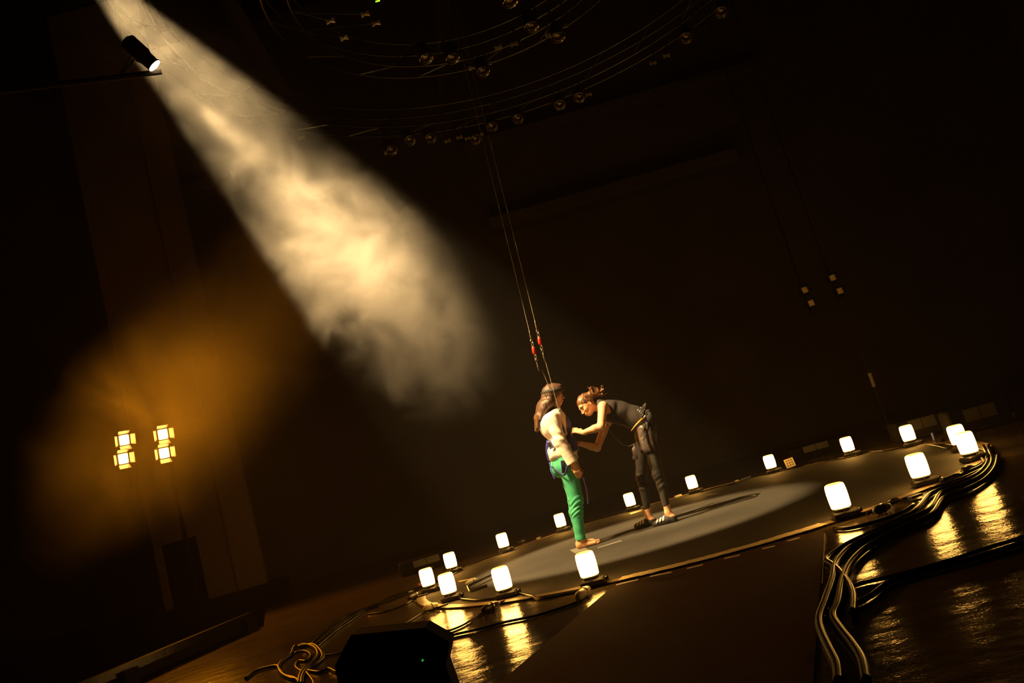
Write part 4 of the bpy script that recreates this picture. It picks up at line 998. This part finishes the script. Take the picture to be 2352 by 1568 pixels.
# leggings
F = Field((H0[0] - .36, 7.96, .09), (H0[0] + .34, 8.52, 1.16), .0046)
F.ell(pel, (.115, .16, .12), k=.03); F.cone(pel, wai, .105, .10, .04, flat=(0, 1, 0), amt=1.35)
for nm in 'fn':
    hp, kn, an, m_, hx, fd = hl[nm]; e = an + N3(kn - an) * .075
    F.cone(hp, kn, .084, .053, .03, warp=folds(50, .002, (.2, .2, .9), seed=1)); F.cone(kn, m_, .052, .049, .03, warp=folds(190, .005, (.1, .3, .9), seed=4)); F.cone(m_, e, .049, .037, .03, warp=folds(90, .0015, (0, .2, 1), seed=2))
F.cut((0, 0, .185), (0, 0, -1), .004)
F.mesh('leggings', M['legging'], wh, H0)
# nylon overshorts with pouch
F = Field((H0[0] - .36, 7.92, .66), (H0[0] + .30, 8.54, 1.22), .0046)
nw = folds(75, .008, (.95, .4, .15), seed=.4)
F.ell(pel + (.01, 0, -.01), (.118, .168, .11), k=.03, warp=nw)
F.cone(hipN + (.0, 0, -.02), Z1(1148, 640, 8.14), .098, .082, .03, warp=nw); F.cone(hipF, Z1(1125, 640, 8.36), .094, .08, .03, warp=nw)
F.cut(Z1(1150, 665, 8.2), (0, 0, -1), .006)
F.mesh('overshorts', M['nylon'], wh, H0)
F = Field((H0[0] - .40, 7.90, .60), (H0[0] + .05, 8.20, .95), .0046)
F.cone(Z1(1065, 600, 8.06), Z1(1065, 690, 8.06), .055, .058, .01, flat=(0, 1, 0), amt=.6, warp=folds(70, .004, (.7, 0, .6)))
F.cut(Z1(1065, 718, 8.1), (.2, 0, -1), .005); F.cut(Z1(1065, 582, 8.1), (0, 0, 1), .02)
F.mesh('hip_pouch', M['nylon'], wh, H0)
# belt and tools
bd = N3(Z1(1135, 350, 8.2) - Z1(1010, 400, 8.2))
bc = Z1(1090, 360, 8.25); bu = N3(np.cross(np.array((0, 1, 0)), tdir))
bpts = [VH(bc + tu * .128 * math.cos(a) + np.array((0, 1, 0)) * .165 * math.sin(a) + tdir * .0) for a in np.linspace(0, 2 * math.pi, 37)[:-1]]
MB().tube(bpts, .022, 8, True, flat=(.35, 1)).build('belt', M['black_cloth'], wh, True)
F = Field((H0[0] - .15, 7.96, .95), (H0[0] + .30, 8.30, 1.36), .0046)
F.cone(Z1(1160, 340, 8.10), Z1(1175, 395, 8.10), .048, .045, .01); F.ell(Z1(1168, 370, 8.06), (.05, .03, .055), k=.01)
F.mesh('tool_bag', M['black_cloth'], wh, H0)
for i, px in enumerate(((1078, 318), (1100, 300), (1118, 285), (1092, 330))):
    q = VH(Z1(*px, 8.07 - .005 * i)); an_ = i * .9
    MB().tube([q + Vector((.02 * math.cos(a) * math.cos(an_) , -.006, .026 * math.sin(a))) for a in np.linspace(0, 6.283, 13)[:-1]], .0038, 6, True).build('carabiner', M['steel'], wh, True)
MB().tube([VH(Z1(1105, 378, 8.045)), VH(Z1(1075, 405, 8.04)), VH(Z1(1040, 440, 8.04)), VH(Z1(1006, 484, 8.05))], [.016, .017, .012, .004], 10, flat=(1, .6)).build('orange_handle', M['orange'], wh, True)
MB().tube([VH(Z1(1110, 376, 8.045)), VH(Z1(1148, 334, 8.05))], [.012, .011], 10).build('torch', M['steel'], wh, True)
MB().tube(catmull([VH(Z1(*p, 8.06)) for p in ((800, 420), (850, 520), (900, 570), (945, 605), (990, 612), (1040, 590))], 6), .0028, 6).build('cord', M['brass'], wh, True)
# shoes
for nm in 'fn':
    hp, kn, an, m_, hx, fd = hl[nm]; hd = np.array((hx[0], hx[1])); sd = np.array((-fd[1], fd[0], 0))
    F = Field((min(hd[0], hd[0] + fd[0] * .22) - .08, hd[1] - .12, 0), (max(hd[0], hd[0] + fd[0] * .22) + .08, hd[1] + .12, .17), .004)
    pt_ = lambda t, z: (hd[0] + fd[0] * t, hd[1] + fd[1] * t, z)
    F.cone(pt_(.0, .052), pt_(.06, .056), .042, .042, .02); F.cone(pt_(.05, .05), pt_(.185, .034), .044, .032, .02, flat=sd, amt=1.05); F.cone(pt_(-.005, .03), pt_(.18, .028), .036, .033, .01)
    F.cut((0, 0, .0140), (0, 0, -1), .003); F.cone(pt_(-.01, .10), pt_(.055, .105), .036, .034, .008, 's')
    F.mesh('shoe', M['black_cloth'], wh, H0)
    for t, hh, r in ((.078, .092, .011), (.112, .082, .010), (.148, .071, .009)):
        pts = []
        for a in np.linspace(-1.25, 1.25, 9):
            pts.append(VH(np.array(pt_(t + .008 * abs(a), 0.036 + (hh - .036) * math.cos(a))) + sd * .050 * math.sin(a)))
        MB().tube(pts, r, 8, flat=(1, .45)).build('shoe_strap', M['sock_white'], wh, True)
# hair: pulled back, with a messy bun
F = Field((H0[0] - .86, 8.0, 1.22), (H0[0] - .04, 8.42, 1.74), .0038)
f_, u_, l_ = frame(ff, uu); hw = folds(120, .0022, (.5, .5, .6), seed=.2)
F.ell(hc + u_ * .034 - f_ * .022, (.094, .084, .078), Rh, .02, warp=hw)
F.ell(hc + f_ * .10 - u_ * .035, (.085, .083, .075), Rh, .010, op='s')
F.ell(hc - u_ * .13 - f_ * .01, (.08, .06, .10), Rh, .02, op='s')
F.ell(hc - f_ * .05 + u_ * .0, (.065, .075, .078), Rh, .02, warp=hw)
bn = Z1(700, 150, 8.2); F.cone(hc - f_ * .07 + u_ * .05, bn, .045, .042, .02, warp=hw)
cw = folds(150, .006, (.7, .4, .6), seed=.8)
F.ell(bn, (.056, .05, .048), k=.02, warp=cw); F.ell(Z1(745, 165, 8.2), (.045, .04, .03), k=.02, warp=cw); F.ell(Z1(672, 135, 8.18), (.034, .03, .035), k=.02, warp=cw)
rn = random.Random(5)
for i in range(44):
    a = rn.uniform(0, 2 * math.pi); p = Z1(rn.uniform(650, 770), rn.uniform(115, 185), 8.2 + rn.uniform(-.05, .05)); q = p + np.array((.016 * math.cos(a), rn.uniform(-.02, .02), .016 * math.sin(a) + .003)); r = q + np.array((.012 * math.sin(a), rn.uniform(-.012, .012), -.012 * math.cos(a)))
    F.cone(p, q, .011, .009, .006); F.cone(q, r, .009, .006, .004)
for pts in (((660, 130), (640, 118), (634, 102)), ((780, 165), (800, 155), (795, 170)), ((600, 190), (590, 170), (600, 160))):
    a, b, c_ = [Z1(*p, 8.17) for p in pts]; F.cone(a, b, .007, .005, .006); F.cone(b, c_, .005, .003, .004)
F.mesh('hair', M['hair_dark'], wh, H0)

# wires end at the harness
wire((1135, 430), (1226.6, 805), Vector(Z1(405, 350, 8.33)), 8.30, 'left one of the two thin steel wires, its red swivel slightly lower', 1)
wire((1152, 430), (1240, 783), Vector(Z1(396, 338, 8.06)), 8.06, 'right one of the two thin steel wires, its red swivel slightly higher', 2)

# ------------------------------------------------------------------ smoke
def volume_mat(name, blobs, noise_scale, thr, col=(1, 1, 1), aniso=.2, streak=None):
    m = bpy.data.materials.new(name); m.use_nodes = True; nt = m.node_tree; N = nt.nodes; Lk = nt.links; N.clear()
    out = N.new('ShaderNodeOutputMaterial'); vs_ = N.new('ShaderNodeVolumeScatter'); vs_.inputs['Anisotropy'].default_value = aniso; vs_.inputs['Color'].default_value = (*col, 1)
    Lk.new(vs_.outputs[0], out.inputs['Volume'])
    tc = N.new('ShaderNodeTexCoord')
    n = N.new('ShaderNodeTexNoise'); n.inputs['Scale'].default_value = noise_scale; n.inputs['Detail'].default_value = 5; n.inputs['Roughness'].default_value = .58; n.inputs['Distortion'].default_value = 1.1
    Lk.new(tc.outputs['Object'], n.inputs['Vector'])
    mr = N.new('ShaderNodeMapRange'); mr.interpolation_type = 'SMOOTHSTEP'; mr.inputs[1].default_value = thr[0]; mr.inputs[2].default_value = thr[1]; mr.inputs[3].default_value = thr[2]; mr.inputs[4].default_value = 1
    Lk.new(n.outputs['Fac'], mr.inputs[0])
    # the same noise pushes the outline of every cloud about
    cmb = N.new('ShaderNodeVectorMath'); cmb.operation = 'SUBTRACT'; cmb.inputs[1].default_value = (.5, .5, .5); Lk.new(n.outputs['Color'], cmb.inputs[0])
    scl = N.new('ShaderNodeVectorMath'); scl.operation = 'SCALE'; scl.inputs['Scale'].default_value = .9; Lk.new(cmb.outputs[0], scl.inputs[0])
    add = N.new('ShaderNodeVectorMath'); add.operation = 'ADD'; Lk.new(tc.outputs['Object'], add.inputs[0]); Lk.new(scl.outputs[0], add.inputs[1])
    tot = None
    for (a, b, r, dens, soft) in blobs:        # capsule-shaped clouds from a to b, radius r
        a, b = Vector(a), Vector(b); ax = b - a; L = max(ax.length, .001)
        mp = N.new('ShaderNodeMapping'); mp.vector_type = 'TEXTURE'
        mp.inputs['Location'].default_value = (a + b) / 2; mp.inputs['Rotation'].default_value = ax.to_track_quat('X', 'Z').to_euler(); mp.inputs['Scale'].default_value = (L / 2 + r, r, r)
        Lk.new(add.outputs[0], mp.inputs[0])
        ln = N.new('ShaderNodeVectorMath'); ln.operation = 'LENGTH'; Lk.new(mp.outputs[0], ln.inputs[0])
        r2 = N.new('ShaderNodeMapRange'); r2.interpolation_type = 'SMOOTHSTEP'; r2.inputs[1].default_value = soft; r2.inputs[2].default_value = 1; r2.inputs[3].default_value = dens; r2.inputs[4].default_value = 0
        Lk.new(ln.outputs['Value'], r2.inputs[0])
        if tot is None: tot = r2.outputs[0]
        else:
            ad = N.new('ShaderNodeMath'); ad.operation = 'MAXIMUM'; Lk.new(tot, ad.inputs[0]); Lk.new(r2.outputs[0], ad.inputs[1]); tot = ad.outputs[0]
    mu = N.new('ShaderNodeMath'); mu.operation = 'MULTIPLY'; Lk.new(tot, mu.inputs[0]); Lk.new(mr.outputs[0], mu.inputs[1])
    Lk.new(mu.outputs[0], vs_.inputs['Density'])
    return m
def pxd(x, y, Y): return aty(x, y, Y)
sm1 = [(pxd(372, 168, 6.32), pxd(560, 340, 6.75), .26, .34, .3), (pxd(520, 320, 6.9), pxd(700, 480, 7.2), .6, .14, .2), (pxd(300, 60, 6.9), pxd(600, 330, 7.0), .95, .06, .2), (pxd(710, 500, 7.3), pxd(920, 690, 7.6), .92, .46, .2), (pxd(800, 560, 7.5), pxd(1000, 800, 7.7), .85, .20, .35)]
M['smoke'] = volume_mat('stage_smoke', sm1, 2.0, (.36, .60, .14))
def hull(name, pts, material, label, cat):
    import bmesh
    bm = bmesh.new()
    for p in pts: bm.verts.new(p)
    r = bmesh.ops.convex_hull(bm, input=bm.verts); 
    for v_ in [v_ for v_ in bm.verts if not v_.link_faces]: bm.verts.remove(v_)
    me = bpy.data.meshes.new(name); bm.to_mesh(me); bm.free(); me.materials.append(material)
    o = bpy.data.objects.new(name, me); sc.collection.objects.link(o); tag(o, label, cat, None, 'stuff'); return o
def sph(c, r): return [Vector(c) + Vector((r * a, r * b, r * c_)) for a in (-1, 1) for b in (-1, 1) for c_ in (-1, 1)]
hp_ = sph(S2 + (S1 - S2) * -1.2, .5) + sph(pxd(1060, 800, 7.7), .85) + sph(pxd(700, 450, 7.4), .9)
hull('smoke', hp_, M['smoke'], 'thick bright smoke in the beam of the overhead spotlights', 'smoke')
sm2 = [(pxd(230, 1120, 9.4), pxd(660, 640, 9.0), 1.25, .22, .1), (pxd(330, 930, 9.4), pxd(480, 850, 9.2), 1.15, .42, .1)]
M['smoke2'] = volume_mat('amber_smoke', sm2, .8, (.30, .68, .25))
hull('smoke', sph(pxd(60, 1180, 9.4), 1.2) + sph(pxd(700, 620, 9.0), 1.3), M['smoke2'], 'dim amber smoke drifting in front of the four lit floods', 'smoke')


hz_ = bpy.data.materials.new('thin_haze'); hz_.use_nodes = True; hz_.node_tree.nodes.clear()
_o = hz_.node_tree.nodes.new('ShaderNodeOutputMaterial'); _v = hz_.node_tree.nodes.new('ShaderNodeVolumeScatter'); _v.inputs['Density'].default_value = .003; _v.inputs['Anisotropy'].default_value = .1
hz_.node_tree.links.new(_v.outputs[0], _o.inputs['Volume'])
tag(MB().box((-4.5, 3.6, -.05), (9, 15.2, 5.5)).build('haze', hz_), 'thin haze hanging over the stage and the ring of lamps', 'haze', None, 'stuff')
